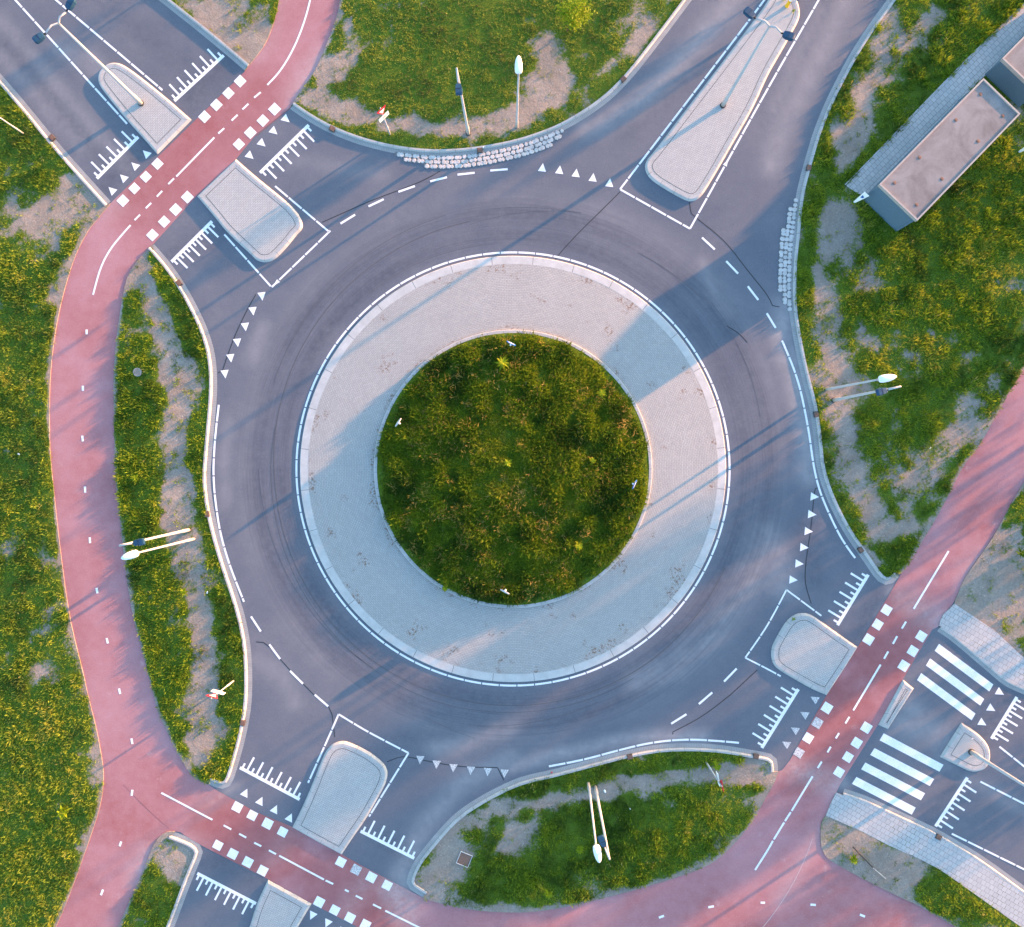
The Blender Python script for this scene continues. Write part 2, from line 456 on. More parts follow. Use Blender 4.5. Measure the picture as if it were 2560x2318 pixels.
def roof_mat():
    m, nt, b = new_mat('roofing'); g = NG(nt)
    f = g.ramp(g.noise(0.55, 5, 0.65, dist=1.0), 0.3, 0.72)
    base = g.mix(f, (0.150, 0.132, 0.130), (0.285, 0.262, 0.258))
    f2 = g.ramp(g.noise(5, 5, 0.75), 0.35, 0.75)
    base = g.mix(g.math('MULTIPLY', f2, 0.35), base, (0.33, 0.305, 0.30))
    sp = g.ramp(g.noise(28, 2), 0.6, 0.75)
    base = g.mix(g.math('MULTIPLY', sp, 0.3), base, (0.14, 0.11, 0.10))
    nt.links.new(base, b.inputs['Base Color']); b.inputs['Roughness'].default_value = 0.9
    return m
M['roof'] = roof_mat()

# ------------------------------------------------------------------ where the verges are bare
# (polyline, half width in m, strength)
def bl(spec, r, k=1.0): return (pts(spec), r, k)
BARE = [
    bl('d 272,525 300,590 322,640 342,720 352,800 348,900 356,1000 372,1100 392,1200 408,1300 402,1400 395,1470', 0.72, 1.4),
    bl('d 420,1330 405,1400 410,1480', 0.55, 0.6),
    bl('d 140,385 70,430', 1.3, 1.1), bl('d 180,350 195,430 120,590', 0.6, 0.8), bl('d 30,400 20,450', 0.8, 0.7),
    bl('d 190,1300 185,1530', 0.35, 0.45), bl('d 130,620 60,780', 0.7, 0.3), bl('d 100,1240 90,1330', 0.6, 0.5),
    bl('d 430,30 490,90', 1.3, 0.9), bl('d 520,60 500,100', 0.5, 0.8),
    bl('d 655,120 625,185', 0.5, 1.0), bl('d 690,55 700,110 670,150', 0.45, 0.9),
    bl('d 605,195 680,215 760,243 850,255 920,252 1000,232 1060,200 1110,160', 0.55, 1.3), bl('d 1000,240 1040,215', 0.7, 1.1),
    bl('d 1060,180 1075,130 1070,90', 1.0, 1.0), bl('d 1175,150 1230,110 1290,40', 0.45, 0.7), bl('d 890,120 895,150', 0.18, 1.0),
    bl('d 1750,60 1715,150 1690,220 1660,280', 0.85, 0.9), bl('d 1840,20 1770,120', 0.6, 0.6), bl('d 1700,240 1660,330', 0.6, 0.5),
    bl('d 1650,420 1605,520 1620,620 1640,720', 0.9, 1.0), bl('d 1660,470 1690,560', 1.0, 0.7),
    bl('d 1640,740 1660,850 1690,950 1730,1040', 0.75, 1.1), bl('d 1735,1045 1790,1040', 1.1, 1.1), bl('d 1780,960 1850,900 1900,850', 1.0, 0.7),
    bl('d 1690,650 1750,680 1810,720', 1.0, 0.45), bl('d 1830,640 1900,700', 0.8, 0.35), bl('d 1900,800 1990,720', 0.6, 0.6),
    bl('d 1660,1080 1720,1120', 0.5, 0.9), bl('d 1640,1040 1690,1090', 0.35, 1.0),
    bl('d 1960,1100 1940,1160 2000,1180', 1.9, 1.2), bl('d 1900,1170 2000,1300', 0.8, 0.9),
    bl('d 1640,1660 1720,1690 1780,1730', 1.7, 1.2), bl('d 1880,1800 1960,1830', 0.6, 0.6), bl('d 1660,1730 1750,1780', 0.5, 0.8),
    bl('d 1010,1575 900,1625', 0.5, 0.8), bl('d 870,1650 890,1710', 1.3, 1.2), bl('d 820,1745 960,1790 1100,1795', 0.35, 0.9),
    bl('d 1000,1590 1150,1562 1290,1535 1420,1512', 0.42, 1.3), bl('d 1440,1515 1510,1520', 0.9, 1.1), bl('d 1430,1580 1500,1570', 0.7, 0.7),
    bl('d 1180,1770 1300,1740 1400,1690', 0.3, 0.7), bl('d 990,1660 1050,1640', 0.6, 0.5),
    bl('d 330,1685 350,1720', 0.9, 1.2), bl('d 365,1660 380,1690', 0.3, 0.9),
]
LUSH = [
    bl('d 270,700 260,900 290,1100', 0.9, 0.5), bl('d 330,1340 320,1250', 0.7, 0.3), bl('d 60,1500 60,1700', 2.5, 0.5), bl('d 50,700 60,1000', 1.6, 0.25),
    bl('d 1800,480 1900,420 1960,330', 1.6, 0.7), bl('d 1850,600 1950,620', 1.4, 0.5), bl('d 1730,470 1760,500', 0.8, 0.8),
    bl('d 1740,340 1850,230 1950,110', 0.9, 0.7), bl('d 1730,1070 1790,1060 1790,1110', 0.5, 0.6), bl('d 1600,470 1590,620', 0.35, 0.4),
    bl('d 1700,600 1740,650', 0.5, 0.3), bl('d 1150,1650 1350,1640 1420,1600', 1.6, 0.5), bl('d 1000,1530 1200,1515 1450,1490', 0.4, 0.7),
    bl('d 1920,1100 1990,1000', 0.6, 0.6), bl('d 660,260 780,270 900,285', 0.4, 0.6), bl('d 950,280 1100,250', 0.4, 0.4),
    bl('d 430,700 440,900 470,1200 485,1300', 0.35, 0.5), bl('d 1820,1760 1920,1800', 0.7, 0.4), bl('d 900,60 1000,100', 2.5, 0.25),
    bl('d 30,220 90,260 150,320', 0.8, 0.6),
]
OFF = []
def veg(x, y):
    v = 0.79 + 0.95*(fbm(x, y, 2.6, 3, 3) - 0.5) + 1.15*(fbm(x, y, 0.75, 9, 2) - 0.5)
    wob = 0.55 + 0.95*fbm(x, y, 0.9, 63, 3)
    for ln, r, k in BARE:
        d = seg_dist(x, y, ln)*wob; v = v - k*np.exp(-np.power(d/(r*1.05), 1.8))
    for ln, r, k in LUSH:
        d = seg_dist(x, y, ln); v = v + k*np.exp(-(d/r)**2)
    for ln in EDGES:
        v = v - 0.9*np.exp(-(seg_dist(x, y, ln)*wob/0.16)**2)
    tuft = 0.42*np.clip((fbm(x, y, 0.5, 71, 3) - 0.54)*9, 0, 1)
    v = np.clip(np.maximum(v*1.35, tuft), 0.015, 1)
    for p in OFF: v = np.where(inside(x, y, p), 0.0, v)
    return v
def relief(x, y): return 0.035*fbm(x, y, 1.8, 21, 2)
GZ = 0.035   # height of the verge ground

def leaves_mesh(name, P, D, L, Wd, tint, mat, parent=None):
    """leaf or blade faces: P foot, D unit direction, L length, Wd width, tint colour, all arrays"""
    n = len(P)
    up = np.tile(np.array([[0., 0., 1.]]), (n, 1))
    side = np.cross(D, up); sl = np.linalg.norm(side, axis=1, keepdims=True)
    alt = rng.normal(size=(n, 3)); side = np.where(sl > 0.15, side/np.maximum(sl, 1e-6), alt/np.linalg.norm(alt, axis=1, keepdims=True))
    roll = rng.uniform(-0.9, 0.9, (n, 1)); nrm = np.cross(side, D)
    side = side*np.cos(roll) + nrm*np.sin(roll)
    mid = P + D*(L*0.45)[:, None]; tip = P + D*L[:, None]; tip[:, 2] -= L*0.12
    V = np.stack([P, mid - side*(Wd/2)[:, None], tip, mid + side*(Wd/2)[:, None]], 1).reshape(-1, 3).astype(np.float32)
    me = bpy.data.meshes.new(name); me.vertices.add(4*n); me.loops.add(4*n); me.polygons.add(n)
    me.vertices.foreach_set('co', V.ravel()); me.loops.foreach_set('vertex_index', np.arange(4*n, dtype=np.int32))
    me.polygons.foreach_set('loop_start', np.arange(0, 4*n, 4, dtype=np.int32))
    c = np.concatenate([tint, np.ones((n, 1))], 1).astype(np.float32)
    at = me.attributes.new('tint', 'FLOAT_COLOR', 'POINT'); at.data.foreach_set('color', np.repeat(c, 4, 0).ravel())
    me.materials.append(mat); me.update(calc_edges=True); me.validate()
    o = bpy.data.objects.new(name, me); COL.objects.link(o)
    if parent is not None: o.parent = parent
    return o
PAL = np.array([[0.028, 0.080, 0.004], [0.070, 0.150, 0.006], [0.140, 0.240, 0.008], [0.205, 0.300, 0.010], [0.280, 0.325, 0.020], [0.44, 0.38, 0.16]])
def pal(t):
    t = np.clip(t, 0, 0.999)*(len(PAL)-1); i = t.astype(int); f = (t - i)[:, None]
    return PAL[i]*(1-f) + PAL[i+1]*f
def grass(poly, label, dens=26, gain=1.05, pale=0.10, blades=8, hgt=(0.07, 0.20), zf=None, dfun=veg, dry=0.012, wd=(0.016, 0.040), shift=0.0, group='grass on the verges'):
    xs = [p[0] for p in poly]; ys = [p[1] for p in poly]
    x0, x1 = max(min(xs), -35.5), min(max(xs), 35.5); y0, y1 = max(min(ys), -32.5), min(max(ys), 32.5)
    n = int((x1-x0)*(y1-y0)*dens); x = rng.uniform(x0, x1, n); y = rng.uniform(y0, y1, n)
    k = inside(x, y, poly); x, y = x[k], y[k]
    v = dfun(x, y); k = rng.random(len(x)) < v**1.3; x, y, v = x[k], y[k], v[k]
    nt = len(x); tn = fbm(x, y, 1.7, 41, 2)*0.8 + 0.5*fbm(x, y, 6.0, 83, 2) + vnoise(x, y, 0.5, 77)*0.6 - 0.51 + shift
    isdry = rng.random(nt) < dry
    hn = (hgt[0] + (hgt[1]-hgt[0])*np.clip(fbm(x, y, 0.9, 55, 2)*2.0 - 0.5, 0, 1))*(0.55 + 0.6*v)
    r = lambda a: np.repeat(a, blades)
    X = r(x) + rng.normal(0, 0.055, nt*blades); Y = r(y) + rng.normal(0, 0.055, nt*blades); N = nt*blades
    az = rng.uniform(0, 2*math.pi, N); lean = np.radians(rng.uniform(18, 74, N))
    Lh = r(hn)*rng.uniform(0.7, 1.5, N)
    D = np.stack([np.sin(lean)*np.cos(az), np.sin(lean)*np.sin(az), np.cos(lean)], 1)
    Z = (zf(X, Y) if zf else GZ + relief(X, Y)) - 0.01
    t = r(tn) + rng.normal(0, 0.08, N); t = np.where(r(isdry) & (rng.random(N) < 0.7), 0.93, np.minimum(t, 0.82))
    tint = pal(t)*gain; tint = tint*(1 - pale) + np.array([[0.30, 0.29, 0.12]])*pale*rng.uniform(0.5, 1.1, (N, 1))
    o = leaves_mesh('grass', np.stack([X, Y, Z], 1), D, Lh, rng.uniform(wd[0], wd[1], N)*(0.8 + 2.0*r(hn)), tint, M['grass'])
    return tag(o, label, 'grass', group, 'stuff')

# ------------------------------------------------------------------ ground, road, paths
g0 = MB(); g0.flat([(-900, -900), (900, -900), (900, 900), (-900, 900)], -0.06)
tag(g0.build('ground', plain('far_field', (0.085, 0.105, 0.03), 0.95, 0.35, 0.4)), 'flat green land all around the junction', kind='structure')

def arc(r, a0, a1, n=48, cx=None, cy=None):
    return [((CX if cx is None else cx) + r*math.cos(math.radians(a0 + (a1-a0)*i/n)), (CY if cy is None else cy) + r*math.sin(math.radians(a0 + (a1-a0)*i/n))) for i in range(n+1)]

DUST = [  # pale dusty strips left beside the wheel tracks
    (pts('C 1790,-60 1420,380 1130,690 860,900 600,1010'), 0.7, 0.55), (pts('D 650,-80 300,650 130,1000 20,1300'), 0.7, 0.4), (pts('D 420,80 200,500 50,850'), 0.4, 0.25),
    (pts('H 130,600 110,800 140,1000'), 0.7, 0.7), (pts('H 190,1000 250,1300 300,1600 330,1900'), 0.8, 0.65), (pts('K 2000,560 1850,950 1600,1330 1300,1600 K 1000,1700'), 0.9, 0.55),
    (pts('L 0,900 130,960 L 60,700'), 0.9, 0.45), (pts('O 0,560 300,480 700,380 1100,320 1500,330'), 0.45, 0.6), (pts('N 1150,1350 1350,1000 1600,700 2014,500'), 0.7, 0.5), (pts('N 1400,420 1800,330 2014,260'), 0.6, 0.45),
    (pts('N 1170,1480 1130,1400 1250,1220'), 0.7, 0.6), (pts('A 0,170 350,560 720,1010 1000,1330'), 0.5, 0.35), (pts('A 0,420 300,760 640,1130'), 0.5, 0.35),
    (pts('A 480,380 700,480 800,560'), 0.7, 0.4), (pts('P 1100,100 1250,260 1380,330 P 1000,200'), 0.9, 0.5), (pts('P 1350,480 1500,620 1800,780 2014,900'), 0.5, 0.3),
    (pts('N 160,1180 60,1330'), 0.4, 0.3), (pts('J 0,1550 200,1650 N 300,60'), 0.6, 0.3), (pts('F 60,750 0,900 E 1990,1000'), 0.6, 0.35), (pts('E 1800,1500 1760,1825 I 1780,300'), 0.5, 0.3),
    (pts('B 300,1250 700,1330 1000,1370'), 0.5, 0.2), (pts('G 1480,230 1600,520 1700,650'), 0.4, 0.35), (pts('P 600,690 430,560 L 980,980'), 0.4, 0.5), (pts('M 1790,750 1830,720'), 0.5, 0.4),
]
RUBBER = [
    (pts('A 0,300 500,900 900,1350'), 0.6, 0.35), (pts('A 860,60 1300,420 1700,720'), 0.8, 0.25), (pts('A 1500,760 1800,480'), 0.9, 0.5), (pts('A 820,1480 1150,1150'), 0.7, 0.5),
    (pts('E 1400,150 1700,0'), 0.9, 0.4), (pts('M 1700,1290 2014,1440'), 0.8, 0.45), (pts('P 500,240 200,560'), 0.7, 0.3), (pts('L 880,1060 730,1330'), 0.8, 0.45), (pts('P 1700,300 1900,0'), 0.9, 0.4),
    (pts('P 1250,980 1500,620'), 0.7, 0.3), (pts('L 300,500 350,900'), 0.7, 0.4), (pts('N 700,760 1000,420 1500,230 2014,180'), 0.7, 0.2), (pts('N 1000,1150 1300,1330'), 0.6, 0.3),
    (pts('C 1600,480 1200,800 900,1050'), 0.6, 0.25), (pts('K 1900,100 1850,500'), 0.9, 0.25),
]
def f_dust(x, y):
    v = 0*x
    for ln, w, k in DUST:
        d = seg_dist(x, y, ln); v = np.maximum(v, 1.35*k*np.exp(-(d/w)**2))
    r = np.hypot(x - CX, y - CY)
    v = np.maximum(v, 0.22*np.exp(-((r - 16.9)/0.7)**2)*(0.3 + vnoise(np.arctan2(y-CY, x-CX)*10, r, 3.0, 5)))
    return v
def f_rub(x, y):
    v = 0*x
    for ln, w, k in RUBBER:
        d = seg_dist(x, y, ln); v = np.maximum(v, k*np.exp(-(d/w)**2))
    r = np.hypot(x - CX, y - CY); a = np.arctan2(y-CY, x-CX)
    for rr, ww, kk in ((14.5, 0.45, 0.55), (16.0, 0.5, 0.45)):
        v = np.maximum(v, kk*np.exp(-((r - rr)/ww)**2)*(0.35 + 0.9*vnoise(a*8, r*1.2, 2.5, 8)))
    return v
# the road surface: one finely cut sheet over the whole junction (the verges stand on it) and its arms running on out of view
road = sheet('road', [(-36, -33), (36, -33), (36, 33), (-36, 33)], 0.0, M['asphalt'], grid=0.34, attrs={'dust': f_dust, 'rubber': f_rub, 'ring': lambda x, y: np.clip((np.hypot(x-CX, y-CY) - 13.7)/0.5, 0, 1)*np.clip((17.6 - np.hypot(x-CX, y-CY))/0.9, 0, 1)})
tag(road, 'worn grey asphalt of the roundabout and its four arms', kind='structure')
def arm(spec):
    p = pts(spec); m = MB(); m.flat(p, -0.004); m.build('road_arm', M['asphalt'], road)
arm('s -170,-170 -170,180 -900,-640 -600,-900'); arm('s 1850,-170 2300,-170 3000,-1200 2500,-1200')
arm('s 2730,2080 2730,1760 3900,2700 3500,3000'); arm('s 330,2490 740,2490 400,3300 0,3300')

# shared path edges (survey lines)
PE = dict(
    n_left='B 210,-300 185,0 150,150 90,330 0,455 A 1925,560', w_left='A 872,1600 730,1770 690,1825 E 600,170 540,350 480,570 430,830 400,1100 390,1400 395,1700 I 405,0 440,350 480,700 540,1150 600,1420 660,1650 695,1825 M 760,250 810,520 820,650 800,850 720,1100 620,1380 520,1650 440,1825 220,2400',
    notch='M 700,2400 930,1825 1020,1620 1100,1450 1180,1250 1220,1150 1290,1080 1350,1066 1420,1078', tri='P 2014,2150 1480,1825 1200,1660 1000,1570 700,1420 560,1340 470,1290 430,1230 415,1180 412,1090 415,1000 455,940', tri2='P 455,940 500,830 535,765',
    se_right='L 1345,1275 1355,1230 1380,1180 1460,1100 1540,900 1640,760 1780,560 1900,330 2014,140 2300,-350', e_left='H 2400,350 2014,1080 1900,1250 1780,1470 1650,1700 L 1540,0 1400,280 1280,500 1200,620 1100,800 1050,860',
    lens_s='P 80,600 50,690 0,770 O 1950,890 1850,1050 1700,1220 1550,1340 1300,1430 1000,1520 700,1600 400,1670 200,1700 0,1710 N 1700,1690 1500,1650 1310,1592',
    lens_w='M 1640,702 1530,660 1420,500 1340,330 1250,150 1210,0 I 1140,1540 1060,1250 1010,980 975,700 940,400 915,150 905,0 E 900,1500 895,1200 905,950 930,750 960,550 1000,350 1080,230 1200,100',
    n_right='B 275,845 350,720 450,590 520,450 580,290 640,130 665,0 690,-300')
PE = {k: chaikin(pts(v), it=2) for k, v in PE.items()}
EDGES = [resample(PE[k], 0.8) for k in ('w_left', 'lens_w', 'lens_s', 'e_left', 'se_right', 'tri', 'n_right', 'notch')]
path_poly = (PE['n_left'] + pts('A 1925,566 880,1590') + PE['w_left'] + PE['notch'] + pts('M 1480,1120 1600,1190 N 100,1450 440,1640 850,1850 1500,2200 O 900,2500 P 0,2700 2600,3000')
             + PE['tri'] + PE['tri2'] + pts('P 575,690 865,232 L 1060,1695 1290,1305') + PE['se_right'] + PE['e_left'] + pts('L 960,1015 705,1440 460,1818 P 172,512 110,590')
             + PE['lens_s'] + pts('N 1080,1470 830,1340 680,1255 285,1035 0,920 M 1790,795 1700,745') + PE['lens_w'] + pts('E 1212,92 A 1550,1540 1860,1250 B 0,1060 262,852') + PE['n_right'])
def mask(boxes, soft=0.8):
    def f(x, y):
        v = 0*x
        for ln, w, k in boxes:
            v = np.maximum(v, k*np.clip((w - seg_dist(x, y, ln))/soft + 0.5, 0, 1))
        return v
    return f
f_fresh = mask([(pts('A 1180,1560 1420,1330'), 2.0, 0.35), (pts('A 1600,1120 1990,780'), 2.0, 0.35), (pts('L 1010,1250 880,1480'), 2.2, 0.6), (pts('P 560,130 330,500'), 2.2, 0.55),
                (pts('M 1750,1010 N 100,1210'), 2.2, 0.6), (pts('N 600,1470 960,1650'), 2.2, 0.5), (pts('I 520,650 560,900 620,1300 640,1500'), 0.5, 0.12)])
f_pdust = mask([(pts('L 1050,1060 1330,1230'), 0.5, 0.75), (pts('P 130,540 560,720'), 0.5, 0.8), (pts('N 1080,1520 1150,1600 1180,1700'), 0.9, 0.8), (pts('B 500,480 380,680 320,790'), 0.7, 0.6), (pts('P 380,1100 280,1300 100,1600'), 0.3, 0.5),
                (pts('M 1180,1230 1080,1430'), 0.6, 0.55), (pts('M 1760,760 1600,860'), 0.45, 0.5), (pts('M 1560,1190 1480,1130'), 0.4, 0.5), (pts('A 800,1640 900,1600'), 0.6, 0.5), (pts('L 1150,1170 1230,1230'), 0.4, 0.5),
                (pts('B 160,0 100,300 0,440'), 0.35, 0.4), (pts('L 1660,740 1560,860'), 0.4, 0.5), (pts('N 280,1040 150,1300'), 0.2, 0.4), (pts('N 900,1400 700,1700'), 0.3, 0.5)], 1.4)
bike = sheet('bike_path', path_poly, 0.010, M['path'], grid=0.8, attrs={'fresh': f_fresh, 'dust': f_pdust})
tag(bike, 'red asphalt cycle path circling the roundabout', kind='structure')

# ------------------------------------------------------------------ kerbs and verges
def kerb_line(spec, side, gutter=True, kw=0.18, kh=0.11, gw=0.28, closed=False):
    """spec: road-side edge; side +1 = verge on the left of the line. Returns the line where the verge begins."""
    p = chaikin(spec if isinstance(spec, list) else pts(spec), it=2)
    p = resample(p, 0.5)
    def strip(prof, name, mat, par):
        m = MB(); m.uv = []; lines = [offset(p, side*o) for o, z in prof]; s = [0.0]
        for a, b in zip(p[:-1], p[1:]): s.append(s[-1] + math.dist(a, b))
        nl = len(prof)
        for i in range(len(p)):
            for j, (o, z) in enumerate(prof):
                m.v.append((lines[j][i][0], lines[j][i][1], z)); m.uv.append((s[i], o))
        for i in range(len(p)-1):
            for j in range(nl-1):
                q = (i*nl+j, (i+1)*nl+j, (i+1)*nl+j+1, i*nl+j+1)
                m.f.append(q if side > 0 else q[::-1]); m.mi.append(0)
        if nl > 3:
            for i in (0, len(p)-1):
                m.f.append(tuple(i*nl+j for j in range(nl))); m.mi.append(0)
        return m.build(name, mat, par)
    if not gutter: gw = 0.0
    prof = [(gw, -0.02), (gw + 0.012, kh*0.35), (gw + 0.075, kh), (gw + kw, kh), (gw + kw + 0.01, 0.02)]
    k = strip(prof, 'kerb', M['kerb'], None)
    tag(k, 'pale concrete kerb with joints along the road edge', kind='structure')
    if gutter: strip([(0.0, 0.006), (gw + 0.004, 0.007)], 'gutter', M['gutter'], k)
    return offset(p, side*(gw + kw - 0.005))
def clean(p):
    q = [p[0]]
    for a in p[1:]:
        if math.dist(a, q[-1]) > 0.02: q.append(a)
    if math.dist(q[0], q[-1]) < 0.02: q.pop()
    return q
def verge(poly, label):
    poly = clean(poly)
    o = sheet('verge_ground', poly, GZ, M['soil'], grid=0.45, attrs={'green': lambda x, y: np.clip(veg(x, y), 0, 1)}, skirt=0.06, zfun=relief)
    tag(o, label, kind='structure')
    return poly

k1 = kerb_line('A -1750,-1425 0,575 200,805 430,1090 640,1330 872,1585', -1)
V1 = verge(k1 + PE['w_left'] + pts('s -60,3000 -2000,3000 -2000,-300'), 'sandy ground under the grass west of the cycle path')
k2 = kerb_line('A -25,-1000 1245,0 1600,280 1925,555', 1)
V2 = verge(k2 + PE['n_left'][::-1] + pts('s 700,-900 300,-1500'), 'stony ground in the corner between road and cycle path')
k3 = kerb_line('B 268,858 400,950 570,1045 740,1115 900,1165 1080,1207 1300,1236 1500,1240 1730,1222 2014,1172 C 200,1112 400,1035 620,905 780,785 900,665 1000,550 1200,290 1410,10 2000,-800', 1)
V3 = verge(k3 + pts('s 1900,-1400 800,-1400') + PE['n_right'][::-1], 'bare brown ground with grass north of the roundabout')
k4 = kerb_line('D 1560,-950 940,0 800,180 640,430 540,620 450,800 360,1020 300,1220 250,1400 215,1550 190,1825 H 168,200 158,400 163,620 200,850 240,1050 290,1250 330,1400 368,1700 L 375,0 420,170 480,320 560,480 640,610 740,750 820,870 855,915 895,945 940,955 985,940 1030,890', 1)
V4 = verge(k4 + PE['e_left'][::-1] + pts('s 3600,0 3600,-1500 2700,-1500'), 'sandy ground of the wide verge east of the roundabout')
# south-east arm, north side: tiles, kerb, then sand
k5 = kerb_line('L 1330,1315 1420,1375 1500,1440 1700,1610 1850,1740 1920,1775 2100,1850 2500,2080 3200,2600', 1, gw=0.22, kh=0.07)
pv5 = k5 + pts('L 3200,2350 2014,1530 1780,1310 1465,1100 1380,1180 1350,1240 1345,1275')
V5 = verge(pts('L 3200,2350 2014,1530 1780,1310 1465,1100') + [p for p in PE['se_right'] if p[1] > pts('L 1465,1090')[0][1]] + pts('s 4200,900'), 'bare grey sand beside the tiled pavement')
k6 = kerb_line('P 600,735 760,785 900,850 1150,965 1320,1045 1500,1150 1700,1270 2014,1500 2700,2000', -1, gw=0.24, kh=0.07)
pv6 = k6 + pts('P 2700,2380 2014,1840 1600,1545 1350,1370 1200,1290 950,1180 750,1075 455,945') + PE['tri2']
V6 = verge(pts('P 455,945 750,1075 950,1180 1200,1290 1350,1370 1600,1545 2014,1840 2700,2380 2300,2400') + PE['tri'], 'sandy wedge between cycle path and tiled pavement')
k7 = kerb_line('N 1318,1596 1230,1540 1195,1515 1180,1470 1195,1410 1250,1290 1420,1080 1560,930 1750,800 2014,665 O 150,620 300,590 600,510 900,430 1150,385 1400,375 1650,390 1850,425 2014,452 P 40,470 70,500 80,540 78,600', -1)
V7 = verge(k7 + PE['lens_s'], 'sandy ground of the lens shaped verge south of the roundabout')
k8 = kerb_line('E 1212,95 1340,240 1450,400 1550,580 1640,770 1700,980 1712,1200 1700,1400 1680,1600 1662,1825 I 1655,80 1660,200 1690,400 1740,600 1800,800 1870,1000 1930,1200 1970,1400 1985,1600 M 1985,0 1970,150 1930,350 1880,530 1830,690 1800,725 1765,740 1720,735 1640,702', -1)
V8 = verge(k8 + PE['lens_w'], 'sandy ground of the long verge west of the roundabout')
k9 = kerb_line('M 1350,1066 1480,1115 1550,1150 1590,1195 1600,1240 1580,1290 1500,1480 1420,1700 1370,1825 1200,2300', -1)
V9 = verge(k9 + PE['notch'][:-1], 'stony corner by the cycle path fork')

for poly, lab in ((pv5, 'pale grey tiled pavement with weeds in its joints'), (pv6, 'pale grey tiled pavement along the south east arm')):
    tag(sheet('pavement', clean(poly), 0.066, M['tiles'], skirt=0.08), lab, kind='structure')
# path of old tiles beside the low building
pvb = pts('D 610,1465 830,1235 1050,1000 1300,745 1620,415 2014,40 2700,-620 2900,-470 2014,272 1850,440 1690,612 880,1425 770,1550 700,1525')
tag(sheet('pavement', clean(pvb), 0.095, M['tiles2'], skirt=0.08), 'old square tiles with weedy joints beside the low building', kind='structure')
eb = MB(); eb.ribbon(resample(chaikin(pts('D 600,1460 830,1228 1050,993 1300,737 1620,407 2014,33 2700,-630')), 0.6), 0.07, 0.105)
tag(eb.build('kerb', M['slab']), 'thin edging along the old tiles', kind='structure')

hb = 2.3
bc = [W(2196.5, 462.4, hb), W(2457, 197, hb), W(2549.2, 286, hb), W(2291.8, 553, hb)]
OFF += [clean(pvb), bc, [(q[0] + 7.4, q[1] + 7.7) for q in bc], [(q[0] + .45*math.cos(a), q[1] + .45*math.sin(a)) for q in pts('N 1640,1288') for a in (0.4, 1.97, 3.54, 5.11)], [(q[0] + .27*math.cos(a), q[1] + .27*math.sin(a)) for q in pts('E 1088,1105') for a in range(6)]]
# ------------------------------------------------------------------ grass
grass(V1, 'dense green grass on the wide western verge', dens=40, gain=1.2, pale=0.22, hgt=(0.09, 0.24))
grass(V2, 'sparse grass in the corner by the northwest arm', dens=32)
grass(V3, 'short green grass on the northern verge', dens=44, gain=1.25, pale=0.42, hgt=(0.05, 0.13))
grass(V4, 'patchy green grass and weeds on the eastern verge', dens=36, hgt=(0.10, 0.32))
grass(V5, 'weeds on the bare sand by the tiled pavement', dens=32)
grass(V6, 'grass clumps on the sandy wedge', dens=34)
grass(V7, 'green grass on the lens shaped southern verge', dens=40, hgt=(0.10, 0.28))
grass(V8, 'green grass either side of the worn track on the western lens', dens=40, hgt=(0.10, 0.28))
grass(V9, 'grass in the corner by the path fork', dens=34)

# ------------------------------------------------------------------ roundabout centre
def ring(m, r0, r1, z0, z1, n=192, a0=0.0, a1=360.0, uvw=True, nr=1):
    b = len(m.v); m.uv = m.uv if m.uv is not None else []
    for i in range(n+1):
        a = math.radians(a0 + (a1-a0)*i/n)
        for j in range(nr+1):
            r = r0 + (r1-r0)*j/nr; z = z0 + (z1-z0)*j/nr
            m.v.append((CX + r*math.cos(a), CY + r*math.sin(a), z)); m.uv.append((a*(r0+r1)/2, r))
    for i in range(n):
        for j in range(nr):
            q = (b+i*(nr+1)+j, b+i*(nr+1)+j+1, b+(i+1)*(nr+1)+j+1, b+(i+1)*(nr+1)+j)
            m.f.append(q if r1 > r0 else q[::-1]); m.mi.append(0)
centre = empty('roundabout_island', (0, 0, 0), 'round central island with pale concrete rim and brick overrun ring', 'roundabout')
m = MB(); nseg = 32
for i in range(nseg):
    a0 = 90 - 5.47 + i*360/nseg + 0.05; a1 = a0 + 360/nseg - 0.10
    dz = random.uniform(-0.004, 0.004)
    ring(m, 12.80, 13.27, 0.088 + dz, 0.075 + dz, 8, a0, a1); ring(m, 13.27, 13.31, 0.075 + dz, 0.03, 8, a0, a1); ring(m, 13.31, 13.312, 0.03, -0.02, 8, a0, a1)
m.build('concrete_rim', M['slab'], centre)
m = MB(); ring(m, 12.80, 13.30, 0.05, 0.02, 96); m.build('rim_joint', M['iron'], centre)
m = MB()
rs = [12.80, 12.0, 11.0, 10.0, 9.3, 8.66]; zs = [0.086, 0.105, 0.125, 0.142, 0.152, 0.16]
for i in range(5): ring(m, rs[i+1], rs[i], zs[i+1], zs[i], 192)
m.build('brick_apron', M['apron'], centre)
m = MB(); ring(m, 8.655, 8.66, 0.27, 0.14, 192); ring(m, 8.62, 8.655, 0.285, 0.27, 192); ring(m, 8.45, 8.62, 0.285, 0.285, 192); ring(m, 8.44, 8.45, 0.2, 0.285, 192)
m.build('inner_kerb', M['kerb'], centre)
def dome(x, y):
    r = np.hypot(x - CX, y - CY)
    return 0.24 + 0.55*np.clip(1 - (r/8.5)**2, 0, 1) + 0.06*fbm(x, y, 1.3, 30, 2)
disc = arc(8.455, 0, 360, 96)[:-1]
so = sheet('soil', disc, 0.0, M['soil'], grid=0.4, attrs={'green': lambda x, y: np.clip(1.25 - 0.5*np.exp(-((np.hypot(x-CX, y-CY)-8.3)/0.5)**2), 0, 1)}, zfun=dome, parent=centre)
